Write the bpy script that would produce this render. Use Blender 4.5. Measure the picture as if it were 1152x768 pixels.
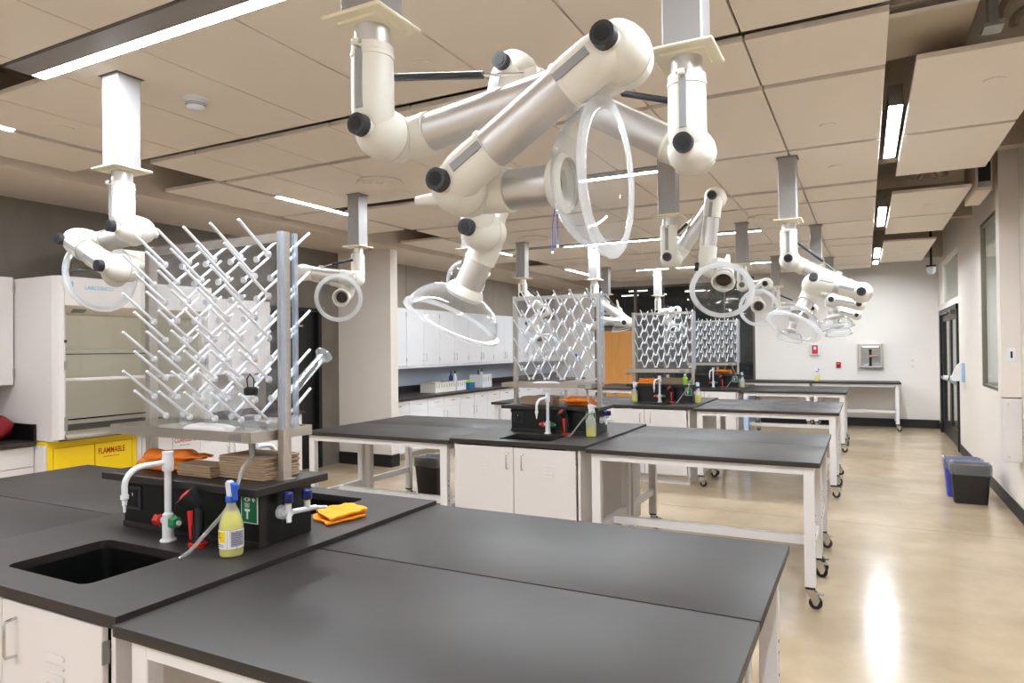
import bpy, bmesh, math, random
from mathutils import Vector, Matrix
random.seed(7)
for _o in list(bpy.data.objects): bpy.data.objects.remove(_o)
SC = bpy.context.scene
COL = SC.collection

# ------------------------------------------------------------ camera, world, exposure
HC = 1.64
_yaw, _pit, _rol = 0.47734066, 0.00944466, -0.01059786
_F = Vector((-math.sin(_yaw)*math.cos(_pit), math.cos(_yaw)*math.cos(_pit), math.sin(_pit)))
_Rt = Vector((math.cos(_yaw), math.sin(_yaw), 0)); _U = _Rt.cross(_F)
_r = math.cos(_rol)*_Rt + math.sin(_rol)*_U; _u = -math.sin(_rol)*_Rt + math.cos(_rol)*_U
cd = bpy.data.cameras.new('camera'); cam = bpy.data.objects.new('camera', cd); COL.objects.link(cam)
cd.sensor_width = 36; cd.lens = 24.0; cd.clip_start = .05; cd.clip_end = 100
_m = Matrix((_r, _u, -_F)).transposed().to_4x4(); _m.translation = (0, 0, HC); cam.matrix_world = _m
SC.camera = cam
w = bpy.data.worlds.new('world'); SC.world = w; w.use_nodes = True
w.node_tree.nodes['Background'].inputs[0].default_value = (.55, .6, .68, 1)
w.node_tree.nodes['Background'].inputs[1].default_value = .25
vs = SC.view_settings
SC.cycles.transparent_max_bounces = 24
SC.cycles.sample_clamp_indirect = 8
vs.view_transform = 'Standard'; vs.look = 'None'; vs.gamma = 1; vs.exposure = 0.0; vs.use_curve_mapping = False
LAMP = 186.0           # radiance of the LED diffusers

# ------------------------------------------------------------ materials
def lin(c):
    return tuple(((v/255)/12.92 if v/255 <= .04045 else ((v/255+.055)/1.055)**2.4) for v in c)
MATS = {}
def mat(name, c, rough=.5, metal=0.0, var=0.0, scale=6.0, bump=0.0, bscale=40.0, spec=.5, coat=0.0, stretch=None, c2=None):
    m = bpy.data.materials.new(name); m.use_nodes = True; nt = m.node_tree; b = nt.nodes['Principled BSDF']
    c = lin(c); b.inputs['Base Color'].default_value = (*c, 1); b.inputs['Roughness'].default_value = rough
    b.inputs['Metallic'].default_value = metal; b.inputs['Specular IOR Level'].default_value = spec
    b.inputs['Coat Weight'].default_value = coat
    if var or bump:
        tc = nt.nodes.new('ShaderNodeTexCoord'); mp = nt.nodes.new('ShaderNodeMapping')
        nt.links.new(tc.outputs['Object'], mp.inputs[0])
        if stretch: mp.inputs['Scale'].default_value = stretch
    if var:
        n = nt.nodes.new('ShaderNodeTexNoise'); n.inputs['Scale'].default_value = scale; n.inputs['Detail'].default_value = 6
        n.inputs['Roughness'].default_value = .6
        nt.links.new(mp.outputs[0], n.inputs['Vector'])
        rp = nt.nodes.new('ShaderNodeValToRGB'); e = rp.color_ramp.elements
        d = lin(c2) if c2 else tuple(v*(1-var) for v in c)
        e[0].position = .32; e[1].position = .68; e[0].color = (*d, 1)
        e[1].color = (*(tuple(min(1, v*(1+var*.6)) for v in c)), 1)
        nt.links.new(n.outputs['Fac'], rp.inputs[0]); nt.links.new(rp.outputs[0], b.inputs['Base Color'])
    if bump:
        n2 = nt.nodes.new('ShaderNodeTexNoise'); n2.inputs['Scale'].default_value = bscale; n2.inputs['Detail'].default_value = 4
        nt.links.new(mp.outputs[0], n2.inputs['Vector'])
        bp = nt.nodes.new('ShaderNodeBump'); bp.inputs['Strength'].default_value = bump; bp.inputs['Distance'].default_value = .01
        nt.links.new(n2.outputs['Fac'], bp.inputs['Height']); nt.links.new(bp.outputs[0], b.inputs['Normal'])
    MATS[name] = m; return m
def emit(name, c, s):
    m = bpy.data.materials.new(name); m.use_nodes = True; nt = m.node_tree
    b = nt.nodes['Principled BSDF']; b.inputs['Base Color'].default_value = (*c, 1)
    b.inputs['Emission Color'].default_value = (*c, 1); b.inputs['Emission Strength'].default_value = s
    MATS[name] = m; return m
def clear(name, tint=(1, 1, 1), body=.06, rough=.04, white=(.85, .87, .9), edge=1.0, sil=0.0):
    """see-through plastic or glass: transparent, mirror-like at grazing angles, a little milky"""
    m = bpy.data.materials.new(name); m.use_nodes = True; nt = m.node_tree; nt.nodes.clear()
    o = nt.nodes.new('ShaderNodeOutputMaterial'); t = nt.nodes.new('ShaderNodeBsdfTransparent'); t.inputs[0].default_value = (*tint, 1)
    g = nt.nodes.new('ShaderNodeBsdfGlossy'); g.inputs['Roughness'].default_value = rough
    d = nt.nodes.new('ShaderNodeBsdfDiffuse'); d.inputs[0].default_value = (*white, 1)
    tr = nt.nodes.new('ShaderNodeBsdfTranslucent'); tr.inputs[0].default_value = (*white, 1)
    md = nt.nodes.new('ShaderNodeMixShader'); md.inputs[0].default_value = .5
    nt.links.new(d.outputs[0], md.inputs[1]); nt.links.new(tr.outputs[0], md.inputs[2])
    m1 = nt.nodes.new('ShaderNodeMixShader'); m1.inputs[0].default_value = body
    nt.links.new(t.outputs[0], m1.inputs[1]); nt.links.new(md.outputs[0], m1.inputs[2])
    if sil:                    # bright outline mixed into the colour at grazing view, so silhouettes show
        l2 = nt.nodes.new('ShaderNodeLayerWeight'); l2.inputs[0].default_value = .5
        p2 = nt.nodes.new('ShaderNodeMath'); p2.operation = 'POWER'; p2.inputs[1].default_value = 3
        a2 = nt.nodes.new('ShaderNodeMath'); a2.operation = 'MULTIPLY_ADD'; a2.inputs[1].default_value = sil; a2.inputs[2].default_value = body
        nt.links.new(l2.outputs['Facing'], p2.inputs[0]); nt.links.new(p2.outputs[0], a2.inputs[0]); nt.links.new(a2.outputs[0], m1.inputs[0])
    lw = nt.nodes.new('ShaderNodeLayerWeight'); lw.inputs[0].default_value = .5
    pw = nt.nodes.new('ShaderNodeMath'); pw.operation = 'POWER'; pw.inputs[1].default_value = 5
    nt.links.new(lw.outputs['Facing'], pw.inputs[0])
    mu = nt.nodes.new('ShaderNodeMath'); mu.operation = 'MULTIPLY_ADD'; mu.inputs[1].default_value = .9*edge; mu.inputs[2].default_value = .035*edge
    nt.links.new(pw.outputs[0], mu.inputs[0])
    m2 = nt.nodes.new('ShaderNodeMixShader'); nt.links.new(mu.outputs[0], m2.inputs[0])
    nt.links.new(m1.outputs[0], m2.inputs[1]); nt.links.new(g.outputs[0], m2.inputs[2])
    nt.links.new(m2.outputs[0], o.inputs[0]); MATS[name] = m; return m

mat('floor_concrete', (186, 166, 139), .19, 0, .10, 1.3, .02, 3, .45, c2=(163, 143, 116))
mat('ceiling_white', (242, 231, 218), .8)
mat('deck', (180, 167, 150), .9, 0, .12, 3)
mat('soffit', (222, 208, 192), .8)
mat('wall_white', (236, 229, 224), .65)
mat('wall_warm', (228, 219, 211), .65)
mat('splash_blue', (186, 196, 214), .5)
mat('concrete', (117, 110, 101), .8, 0, .16, 2.5, .15, 25, stretch=(1, 1, .6))
mat('concrete_pale', (164, 155, 144), .8, 0, .08, 2.5)
mat('base_black', (26, 25, 26), .5)
mat('black_door', (14, 14, 15), .45)
mat('epoxy', (42, 37, 36), .47, 0, .10, 3, spec=.45)
mat('epoxy_box', (9, 9, 10), .36)
mat('white_steel', (222, 218, 217), .38)
mat('cabinet_white', (219, 213, 211), .42)
mat('cabinet_cool', (226, 226, 230), .42)
mat('cream', (234, 231, 222), .42)
mat('cream_plate', (238, 230, 206), .5)
mat('alu', (206, 204, 203), .42, .75)
mat('alu_column', (158, 156, 156), .5, .25)
mat('steel', (190, 184, 176), .34, .9, .08, 3, stretch=(1, 1, 20))
mat('chrome', (205, 205, 205), .18, 1.0)
mat('duct_shade', (58, 48, 40), .8)  # shade of the tube mouths, put into the colour
mat('grey_strip', (150, 150, 152), .5)
mat('black_plastic', (36, 36, 42), .45)
mat('black_rubber', (20, 20, 21), .7)
mat('grey_rubber', (120, 122, 122), .6)
mat('white_plastic', (232, 234, 238), .35)
mat('peg_white', (236, 238, 244), .35)
mat('red', (205, 40, 36), .4)
mat('dark_red', (140, 18, 26), .6, 0, .2, 12)
mat('green', (28, 130, 70), .45)
mat('sign_green', (8, 112, 66), .5)
mat('navy', (22, 34, 104), .35)
mat('blue', (36, 92, 200), .4)
mat('orange', (250, 150, 24), .85, 0, .14, 14, .4, 30)
mat('orange_rubber', (238, 128, 30), .55, 0, .12, 14)
mat('kraft', (170, 146, 120), .9, 0, .12, 10, stretch=(1, 1, 14))
mat('yellow', (244, 206, 16), .4)
mat('yellow_print', (250, 214, 10), .5)
mat('label_white', (236, 236, 240), .5)
mat('label_grey', (160, 162, 184), .6)
mat('text_red', (168, 28, 8), .5)
mat('text_blue', (120, 178, 206), .5)
mat('text_dark', (60, 55, 70), .5)
mat('liquid_yellow', (226, 220, 40), .3)
mat('liner_grey', (224, 216, 200), .55)
mat('wood', (226, 160, 84), .45, 0, .10, 2.0, stretch=(6, 6, .6))
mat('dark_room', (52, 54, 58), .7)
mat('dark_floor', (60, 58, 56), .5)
mat('pale_room', (206, 208, 202), .8)
mat('bronze', (112, 103, 92), .45, .3)
mat('duct', (186, 172, 150), .6, .0)
mat('lamp_grey', (138, 132, 130), .5, .3)
mat('galv', (150, 150, 146), .5, .6, .1, 8)
mat('flex_duct', (140, 126, 108), .7)
mat('bin_blue', (58, 72, 170), .5)
mat('bin_black', (34, 30, 29), .5)
mat('mint', (196, 228, 196), .5)
mat('film_blue', (168, 200, 236), .35)
mat('teal_box', (40, 110, 160), .5)
mat('lime', (150, 190, 60), .5)
mat('handle_orange', (210, 140, 110), .5)  # plain dull orange of the wall recess handle
emit('led', (.89, .95, 1.0), LAMP)
emit('led_blue', (.87, .94, 1.0), LAMP)
emit('led_far', (1.0, .98, .95), 2.5)
emit('led_corridor', (.95, 1.0, .97), 24.0)
emit('hood_fill', (1.0, .95, .88), 4.5)  # emission of the added fill inside the fume cupboard
emit('nook_glow', (1.0, .85, .72), 6.0)  # glow in place of reflections in the wall recess
clear('acrylic_sheet', (.985, .99, .995), .015, .03)
clear('acrylic', (.98, .985, .99), .02, .03, sil=.35)
clear('acrylic_rim', (.96, .97, .98), .40, .15, (.95, .96, .98))
clear('acrylic_edge', (.86, .9, .97), .30, .08, (.75, .82, .95))
clear('glass', (.95, .97, .97), .07, .02, (.9, .94, .94), 2.0, .75)
clear('sash_glass', (.97, .985, .975), .05, .02, (.8, .8, .74))
clear('window_glass', (.94, .97, .96), .03, .02, (.7, .78, .76))
clear('bag', (.8, .8, .82), .30, .25, (.7, .7, .74))
clear('bottle_plastic', (.98, .98, .95), .34, .2, (.93, .93, .9))
clear('tube_clear', (.92, .92, .92), .35, .1, (.8, .8, .8))

# ------------------------------------------------------------ mesh helpers
def V(*a): return Vector(a[0]) if len(a) == 1 else Vector(a)
def frame(d):
    d = d.normalized(); h = Vector((0, 0, 1)) if abs(d.z) < .95 else Vector((1, 0, 0))
    x = h.cross(d).normalized(); return x, d.cross(x)
class MB:
    def __init__(s): s.bm = bmesh.new()
    def box(s, x0, x1, y0, y1, z0, z1, bev=0.0, seg=1):
        x0, x1 = min(x0, x1), max(x0, x1); y0, y1 = min(y0, y1), max(y0, y1); z0, z1 = min(z0, z1), max(z0, z1)
        v = [s.bm.verts.new(p) for p in ((x0,y0,z0),(x1,y0,z0),(x1,y1,z0),(x0,y1,z0),(x0,y0,z1),(x1,y0,z1),(x1,y1,z1),(x0,y1,z1))]
        fs = [s.bm.faces.new([v[i] for i in q]) for q in ((3,2,1,0),(4,5,6,7),(0,1,5,4),(1,2,6,5),(2,3,7,6),(3,0,4,7))]
        if bev:
            es = list({e for f in fs for e in f.edges})
            bmesh.ops.bevel(s.bm, geom=es, offset=bev, segments=seg, affect='EDGES', profile=.5)
        return s
    def obox(s, c, ax, ay, az, hx, hy, hz):
        c = V(c); ax, ay, az = V(ax).normalized(), V(ay).normalized(), V(az).normalized()
        v = [s.bm.verts.new(c + ax*hx*i + ay*hy*j + az*hz*k) for i, j, k in ((-1,-1,-1),(1,-1,-1),(1,1,-1),(-1,1,-1),(-1,-1,1),(1,-1,1),(1,1,1),(-1,1,1))]
        for q in ((3,2,1,0),(4,5,6,7),(0,1,5,4),(1,2,6,5),(2,3,7,6),(3,0,4,7)): s.bm.faces.new([v[i] for i in q])
        return s
    def ring(s, c, x, y, r, n): return [s.bm.verts.new(c + x*(r*math.cos(2*math.pi*i/n)) + y*(r*math.sin(2*math.pi*i/n))) for i in range(n)]
    def skin(s, rings, caps=(True, True), closed=False):
        n = len(rings[0]); m = len(rings)
        for a in range(m if closed else m-1):
            A, B = rings[a], rings[(a+1) % m]
            for i in range(n): s.bm.faces.new((A[i], A[(i+1) % n], B[(i+1) % n], B[i]))
        if not closed:
            if caps[0]: s.bm.faces.new(list(reversed(rings[0])))
            if caps[1]: s.bm.faces.new(rings[-1])
        return s
    def cyl(s, p0, p1, r0, r1=None, n=16, caps=(True, True)):
        p0, p1 = V(p0), V(p1); x, y = frame(p1-p0); r1 = r0 if r1 is None else r1
        return s.skin([s.ring(p0, x, y, r0, n), s.ring(p1, x, y, r1, n)], caps)
    def tube(s, pts, r, n=10, closed=False, radii=None, caps=(True, True)):
        pts = [V(p) for p in pts]; m = len(pts); rings = []; x = None
        for i, p in enumerate(pts):
            if closed: d = (pts[(i+1) % m]-pts[i-1])
            else: d = pts[min(i+1, m-1)]-pts[max(i-1, 0)]
            d = d.normalized()
            if x is None: x, y = frame(d)
            else:
                x = (x - d*x.dot(d)).normalized(); y = d.cross(x)
            rings.append(s.ring(p, x, y, radii[i] if radii else r, n))
        return s.skin(rings, caps, closed)
    def lathe(s, prof, o=(0,0,0), ax=(0,0,1), n=24, caps=(False, False)):
        o, ax = V(o), V(ax).normalized(); x, y = frame(ax)
        return s.skin([s.ring(o+ax*h, x, y, max(r, .0004), n) for r, h in prof], caps)
    def prism(s, pts, z0, z1, T=None):
        f = (lambda p: p) if T is None else T
        a = [s.bm.verts.new(f(V((p[0], p[1], z0)))) for p in pts]; b = [s.bm.verts.new(f(V((p[0], p[1], z1)))) for p in pts]
        n = len(pts); s.bm.faces.new(list(reversed(a))); s.bm.faces.new(b)
        for i in range(n): s.bm.faces.new((a[i], a[(i+1) % n], b[(i+1) % n], b[i]))
        return s
    def mesh(s, name, m, off=(0,0,0), ang=35):
        bmesh.ops.translate(s.bm, verts=s.bm.verts, vec=-V(off))
        bmesh.ops.recalc_face_normals(s.bm, faces=s.bm.faces)
        me = bpy.data.meshes.new(name); s.bm.to_mesh(me); s.bm.free()
        for p in me.polygons: p.use_smooth = True
        me.set_sharp_from_angle(angle=math.radians(ang))
        me.materials.append(MATS[m]); return me
    def build(s, name, m, parent=None, label=None, cat=None, group=None, kind=None, ang=35, loc=None):
        """a mesh object; as a child its verts become local to the parent, at top level to loc"""
        off = parent['_a'] if parent is not None and '_a' in parent else (loc if loc is not None else (0,0,0))
        o = bpy.data.objects.new(name, s.mesh(name, m, off, ang)); COL.objects.link(o)
        if parent is not None: o.parent = parent; o['_a'] = tuple(off)
        elif loc is not None: o.location = loc; o['_a'] = tuple(loc)
        if label: o['label'] = label
        if cat: o['category'] = cat
        if group: o['group'] = group
        if kind: o['kind'] = kind
        return o
def thing(name, label, cat, loc, group=None):
    o = bpy.data.objects.new(name, None); COL.objects.link(o); o.location = loc; o['_a'] = tuple(loc)
    o.empty_display_size = .1; o['label'] = label; o['category'] = cat
    if group: o['group'] = group
    return o
KIDS = {}
def copy_tree(o, d=(0,0,0), label=None, parent=None):
    if not KIDS or True:
        ch = [c for c in o.children]
    c = o.copy(); COL.objects.link(c)
    if parent is not None: c.parent = parent
    else: c.location = o.location + V(d)
    if label: c['label'] = label
    for k in ch: copy_tree(k, parent=c)
    return c
def child_copy(o, parent, loc):
    c = bpy.data.objects.new(o.name.split('.')[0], o.data); COL.objects.link(c); c.parent = parent; c.location = loc; return c
def struct(mb, name, m, parent=None): 
    return mb.build(name, m, parent, kind=None if parent is not None else 'structure')
def text_mesh(name, body, size, m, T, parent, extrude=.0006, align='CENTER'):
    """flat lettering; T maps (x, y, z) of the letter plane into the scene"""
    cu = bpy.data.curves.new(name, 'FONT'); cu.body = body; cu.size = size; cu.extrude = extrude; cu.offset = size*.018; cu.align_x = align; cu.align_y = 'CENTER'; cu.resolution_u = 3
    t = bpy.data.objects.new(name, cu); COL.objects.link(t)
    dg = bpy.context.evaluated_depsgraph_get(); me = bpy.data.meshes.new_from_object(t.evaluated_get(dg))
    bpy.data.objects.remove(t)
    off = V(parent['_a'])
    for v in me.vertices: v.co = T(v.co) - off
    me.materials.clear(); me.materials.append(MATS[m])
    o = bpy.data.objects.new(name, me); COL.objects.link(o); o.parent = parent; return o
def arc(c, x, y, r, a0, a1, n):
    c, x, y = V(c), V(x), V(y)
    return [c + x*(r*math.cos(math.radians(a0+(a1-a0)*i/n))) + y*(r*math.sin(math.radians(a0+(a1-a0)*i/n))) for i in range(n+1)]
def rrect(x0, x1, y0, y1, r, n=4):
    p = []
    for cx, cy, a in ((x1-r, y0+r, -90), (x1-r, y1-r, 0), (x0+r, y1-r, 90), (x0+r, y0+r, 180)):
        for i in range(n+1):
            t = math.radians(a+90*i/n); p.append((cx+r*math.cos(t), cy+r*math.sin(t)))
    return p

# ------------------------------------------------------------ room shell
XL, XR, YB, YF = -6.8, 1.255, 15.45, -3.2      # left wall, right wall, back wall, wall behind the camera
ZC, ZD = 3.10, 3.75                             # underside of the floating panels, deck above
struct(MB().box(XL-.2, XR+3.2, YF-.2, YB+6, -.1, 0), 'floor', 'floor_concrete')
FLo = bpy.data.objects['floor']
for jx0, jx1, jy in ((-6.8, 1.25, 7.02), (-6.8, 1.25, 11.0), (-6.8, 1.25, 3.05)): struct(MB().box(jx0, jx1, jy-.002, jy+.002, .0, .0006), 'floor_joint', 'concrete', FLo)
CE = struct(MB().box(XL-.2, XR+.2, YF-.2, YB+.15, ZD, ZD+.1), 'ceiling', 'deck')
struct(MB().box(XL, -5.72, YF, YB, 3.04, ZD), 'ceiling_soffit', 'soffit')
# left wall with its dark door
wl = struct(MB().box(XL-.2, XL, YF, 6.32, 0, ZD).box(XL-.2, XL, 7.27, YB, 0, ZD).box(XL-.2, XL, 6.32, 7.27, 2.21, ZD), 'wall_left', 'concrete')
struct(MB().box(XL-.002, XL+.012, 7.83, YB, 1.36, 3.04), 'wall_panelling', 'concrete_pale', wl)
for yy in (9.3, 10.8, 12.3, 13.8): struct(MB().box(XL+.011, XL+.014, yy-.006, yy+.006, 2.3, 3.04), 'joint', 'concrete', wl)
struct(MB().box(XL-.002, XL+.02, 7.83, YB, .93, 1.36), 'backsplash', 'splash_blue', wl)
struct(MB().box(XL-.002, XL+.02, YF, 6.1, .93, 1.4), 'backsplash', 'cabinet_white', wl)
d1 = struct(MB().box(XL-.1, XL-.05, 6.36, 7.23, .01, 2.17, .004), 'door_1', 'black_door')
struct(MB().box(XL-.12, XL+.02, 6.30, 6.36, 0, 2.22).box(XL-.12, XL+.02, 7.23, 7.29, 0, 2.22).box(XL-.12, XL+.02, 6.36, 7.23, 2.17, 2.22), 'door_frame', 'black_door', d1)
struct(MB().box(XL-.05, XL-.045, 6.9, 7.0, 1.96, 1.985), 'door_plate', 'steel', d1)
struct(MB().cyl((XL-.05, 6.44, 1.0), (XL, 6.44, 1.0), .012).cyl((XL, 6.44, 1.0), (XL, 6.56, 1.0), .01), 'door_handle', 'chrome', d1)
# stub wall (pillar) between door and cabinets
struct(MB().box(XL, -5.86, 7.66, 7.82, 0, 3.04), 'wall_stub', 'wall_warm')
struct(MB().box(XL, -5.85, 7.645, 7.83, 0, .17), 'baseboard_stub', 'base_black')
# back wall: white right part, glazed partition with a wooden door on the left
GL, GR, WR = -5.77, -2.10, -4.79
wb = struct(MB().box(GR, XR+.2, YB, YB+.15, 0, ZD).box(XL, GL, YB, YB+.15, 0, ZD).box(GL, GR, YB, YB+.15, 3.05, ZD), 'wall_back', 'wall_white')
struct(MB().box(GR, XR, YB-.012, YB+.01, 0, .165), 'baseboard_back', 'base_black')
w1 = struct(MB().box(WR+.06, GR-.03, YB+.06, YB+.075, .08, 3.02), 'window_1', 'window_glass')
struct(MB().box(GL, GR, YB+.03, YB+.11, 3.0, 3.05).box(GL, GL+.05, YB+.03, YB+.11, 0, 3.0).box(GR-.05, GR, YB+.03, YB+.11, 0, 3.0)
       .box(WR, WR+.06, YB+.03, YB+.11, 0, 3.0).box(GL, WR, YB+.03, YB+.11, 2.03, 2.09).box(WR, GR, YB+.03, YB+.11, 0, .08), 'window_frame', 'bronze', w1)
for mx in (-4.1, -3.4, -2.75): struct(MB().box(mx-.014, mx+.014, YB+.045, YB+.09, .08, 3.0), 'mullion', 'bronze', w1)
struct(MB().box(GL+.05, WR, YB+.06, YB+.075, 2.09, 3.0), 'pane', 'window_glass', w1)
d2 = struct(MB().box(GL+.06, WR-.01, YB+.04, YB+.085, .01, 2.02, .003), 'door_2', 'wood')
struct(MB().cyl((WR-.1, YB+.0, 1.0), (WR-.1, YB+.05, 1.0), .012).cyl((WR-.1, YB, 1.0), (WR-.22, YB, 1.0), .01), 'door_handle', 'chrome', d2)
# the unlit room seen through the partition
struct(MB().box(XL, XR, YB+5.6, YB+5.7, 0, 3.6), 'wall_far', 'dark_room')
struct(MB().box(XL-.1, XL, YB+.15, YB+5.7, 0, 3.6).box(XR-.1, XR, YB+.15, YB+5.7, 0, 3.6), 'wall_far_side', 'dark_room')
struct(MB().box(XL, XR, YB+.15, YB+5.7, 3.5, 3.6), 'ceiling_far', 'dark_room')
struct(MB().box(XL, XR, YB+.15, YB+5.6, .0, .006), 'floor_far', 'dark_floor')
for i, (lx, ly) in enumerate(((-5.4, YB+2.4), (-6.1, YB+3.9), (-4.1, YB+3.3))):
    f = thing('pendant_light', ['small linear light in the dark room above the wooden door', 'small linear light far back in the dark room, leftmost', 'small linear light in the dark room behind the glass, rightmost'][i], 'light', (lx, ly, 3.5))
    MB().box(lx-.25, lx+.25, ly-.025, ly+.025, 3.12, 3.15).build('diffuser', 'led_far', f)
    MB().box(lx-.25, lx+.25, ly-.03, ly+.03, 3.15, 3.19).build('housing', 'galv', f)
    MB().cyl((lx, ly, 3.19), (lx, ly, 3.5), .012).build('stem', 'galv', f)
for i, (lx, w_) in enumerate(((-2.7, .5), (-3.9, .6))):
    b_ = thing('side_table', ['low yellow-green table behind the glass, near the white wall', 'low yellow-green table behind the glass, near the wooden door'][i], 'table', (lx, YB+1.6, 0))
    MB().box(lx-w_, lx+w_, YB+1.3, YB+1.9, .72, .78, .01).build('top', 'lime', b_)
    for sx in (-1, 1):
        for sy in (1.34, 1.86): MB().box(lx+sx*(w_-.04)-.02, lx+sx*(w_-.04)+.02, YB+sy-.02, YB+sy+.02, 0, .72).build('leg', 'base_black', b_)
# right wall with a window and a glazed double door
wy0, wy1, wz0, wz1 = 8.3, 9.98, 1.12, 3.07
dy0, dy1 = 12.22, 14.92
W2 = .2
wr = struct(MB().box(XR, XR+W2, YF, wy0, 0, ZD).box(XR, XR+W2, wy0, wy1, 0, wz0).box(XR, XR+W2, wy0, wy1, wz1, ZD).box(XR, XR+W2, wy1, dy0, 0, ZD)
            .box(XR, XR+W2, dy0, dy1, 3.1, ZD).box(XR, XR+W2, dy1, YB, 0, ZD).box(XR, XR+W2, dy0, dy1, 2.24, 2.34), 'wall_right', 'wall_warm')
struct(MB().box(XR-.012, XR, YF, dy0, 0, .13).box(XR-.012, XR, dy1, YB, 0, .13), 'baseboard_right', 'base_black')
w2 = struct(MB().box(XR+.03, XR+.04, wy0+.04, wy1-.04, wz0+.04, wz1-.04), 'window_2', 'window_glass')
struct(MB().box(XR+.005, XR+.055, wy0, wy0+.045, wz0, wz1).box(XR+.005, XR+.055, wy1-.03, wy1, wz0, wz1).box(XR+.005, XR+.055, wy0, wy1, wz0, wz0+.03).box(XR+.005, XR+.055, wy0, wy1, wz1-.045, wz1), 'window_frame', 'bronze', w2)
w3 = struct(MB().box(XR+.05, XR+.06, dy0+.03, dy1-.03, 2.37, 3.07), 'window_3', 'window_glass')
struct(MB().box(XR+.03, XR+.08, dy0, dy1, 2.34, 2.37).box(XR+.03, XR+.08, dy0, dy1, 3.07, 3.1).box(XR+.03, XR+.08, dy0, dy0+.03, 2.37, 3.07).box(XR+.03, XR+.08, dy1-.03, dy1, 2.37, 3.07), 'window_frame', 'wall_white', w3)
d3 = struct(MB().box(XR-.03, XR+.08, dy0, dy0+.09, 0, 2.24).box(XR-.03, XR+.08, dy1-.09, dy1, 0, 2.24).box(XR-.03, XR+.08, dy0, dy1, 2.15, 2.24), 'door_3', 'black_door')
for a_, b_ in ((dy0+.1, (dy0+dy1)/2-.005), ((dy0+dy1)/2+.005, dy1-.1)):
    lf = struct(MB().box(XR+.01, XR+.05, a_, a_+.11, .02, 2.14).box(XR+.01, XR+.05, b_-.11, b_, .02, 2.14).box(XR+.01, XR+.05, a_+.11, b_-.11, .02, .26).box(XR+.01, XR+.05, a_+.11, b_-.11, 2.03, 2.14), 'door_leaf', 'black_door', d3)
    struct(MB().box(XR+.025, XR+.033, a_+.11, b_-.11, .26, 2.03), 'pane', 'window_glass', lf)
    struct(MB().box(XR-.03, XR-.015, a_+.12, b_-.12, 1.0, 1.05).box(XR-.02, XR+.01, a_+.14, a_+.18, 1.0, 1.05).box(XR-.02, XR+.01, b_-.18, b_-.14, 1.0, 1.05), 'push_bar', 'galv', lf)
struct(MB().box(XR-.09, XR+.0, dy0+.2, dy0+.55, 2.09, 2.16, .006).box(XR-.13, XR-.09, dy0+.3, dy0+.34, 2.1, 2.13).cyl((XR-.12, dy0+.32, 2.12), (XR-.12, dy0+.9, 2.12), .012), 'door_closer', 'bronze', d3)
# bright corridor behind the right wall
struct(MB().box(XR+2.6, XR+2.7, 6, YB+.2, 0, 3.6), 'wall_corridor', 'pale_room')
struct(MB().box(XR+W2, XR+2.7, 6, 6.1, 0, 3.6).box(XR+W2, XR+2.7, YB+.1, YB+.2, 0, 3.6), 'wall_corridor_end', 'pale_room')
struct(MB().box(XR+W2, XR+2.7, 6, YB+.2, 3.5, 3.6), 'ceiling_corridor', 'pale_room')
for i, yy in enumerate((8.4, 11.2, 14.0)):
    f = thing('corridor_light', 'white ceiling light in the corridor, ' + ['nearest', 'middle one', 'farthest'][i] + ' of three beyond the right wall', 'light', (XR+1.4, yy, 3.5))
    MB().box(XR+1.1, XR+1.7, yy-.5, yy+.5, 3.44, 3.46).build('diffuser', 'led_corridor', f)
    MB().box(XR+1.07, XR+1.73, yy-.53, yy+.53, 3.46, 3.49).build('housing', 'wall_white', f)
# chase on the right wall (square pier) and wall behind the camera
struct(MB().box(1.105, XR, 7.62, 7.80, 1.14, ZD, .003), 'wall_chase', 'wall_warm')
struct(MB().box(XL-.2, XR+.2, YF-.2, YF, 0, ZD), 'wall_front', 'wall_white')

# ------------------------------------------------------------ floating ceiling panels
YLS = [-1.5, 2.05, 5.6, 9.15, 12.7]                # the linear lamps' positions
XJ = [.12, -.5, -1.15, -1.8, -2.45, -3.1, -3.75, -4.4, -4.92]
PM = {}
def panel(x0, x1, y0, y1, z=ZC):
    k = (round(x1-x0, 4), round(y1-y0, 4))
    if k not in PM: PM[k] = MB().box(0, k[0], 0, k[1], 0, .03, .002).mesh('ceiling_panel', 'ceiling_white')
    o = bpy.data.objects.new('ceiling_panel', PM[k]); COL.objects.link(o); o.parent = CE; o.location = (x0, y0, z)
for yl in YLS:
    for i in range(8):
        x1, x0 = XJ[i]-.0055, XJ[i+1]+.0055
        wide = i >= 2
        a = yl+.045 if wide else yl-.055
        rows = [(a, yl+1.265), (yl+1.365, yl+2.01), (yl+2.075, yl+(3.375 if wide else 3.44))]
        for ya, yb in rows:
            yb = min(yb, 14.75)
            if yb-ya > .1 and not (yl < -1 and yb < -3.1): panel(x0, x1, ya, yb)
    for ya, yb in ((yl-.09, yl+1.22), (yl+2.03, yl+3.40)):
        if ya < 14: panel(-5.66, -4.99, ya, min(yb, 14.75))
        if ya < 14: panel(.255, .905, ya if ya > yl+1 else yl-.06, min(yb if ya < yl+1 else yl+3.43, 14.2))
# round disc covers flush with the panels
MD = MB().cyl((0, 0, 0), (0, 0, .006), .055, n=20).mesh('ceiling_disc', 'ceiling_white')
for dx, dy in ((.66, 4.6), (.6, 8.4), (-.2, 5.0), (-2.0, 2.9), (-4.6, 2.6), (-5.3, 4.9), (-3.4, 1.3), (-1.5, 3.7), (-.2, 6.2), (.6, 11.9)):
    o = bpy.data.objects.new('ceiling_disc', MD); COL.objects.link(o); o.parent = CE; o.location = (dx, dy, ZC-.006)
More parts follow.
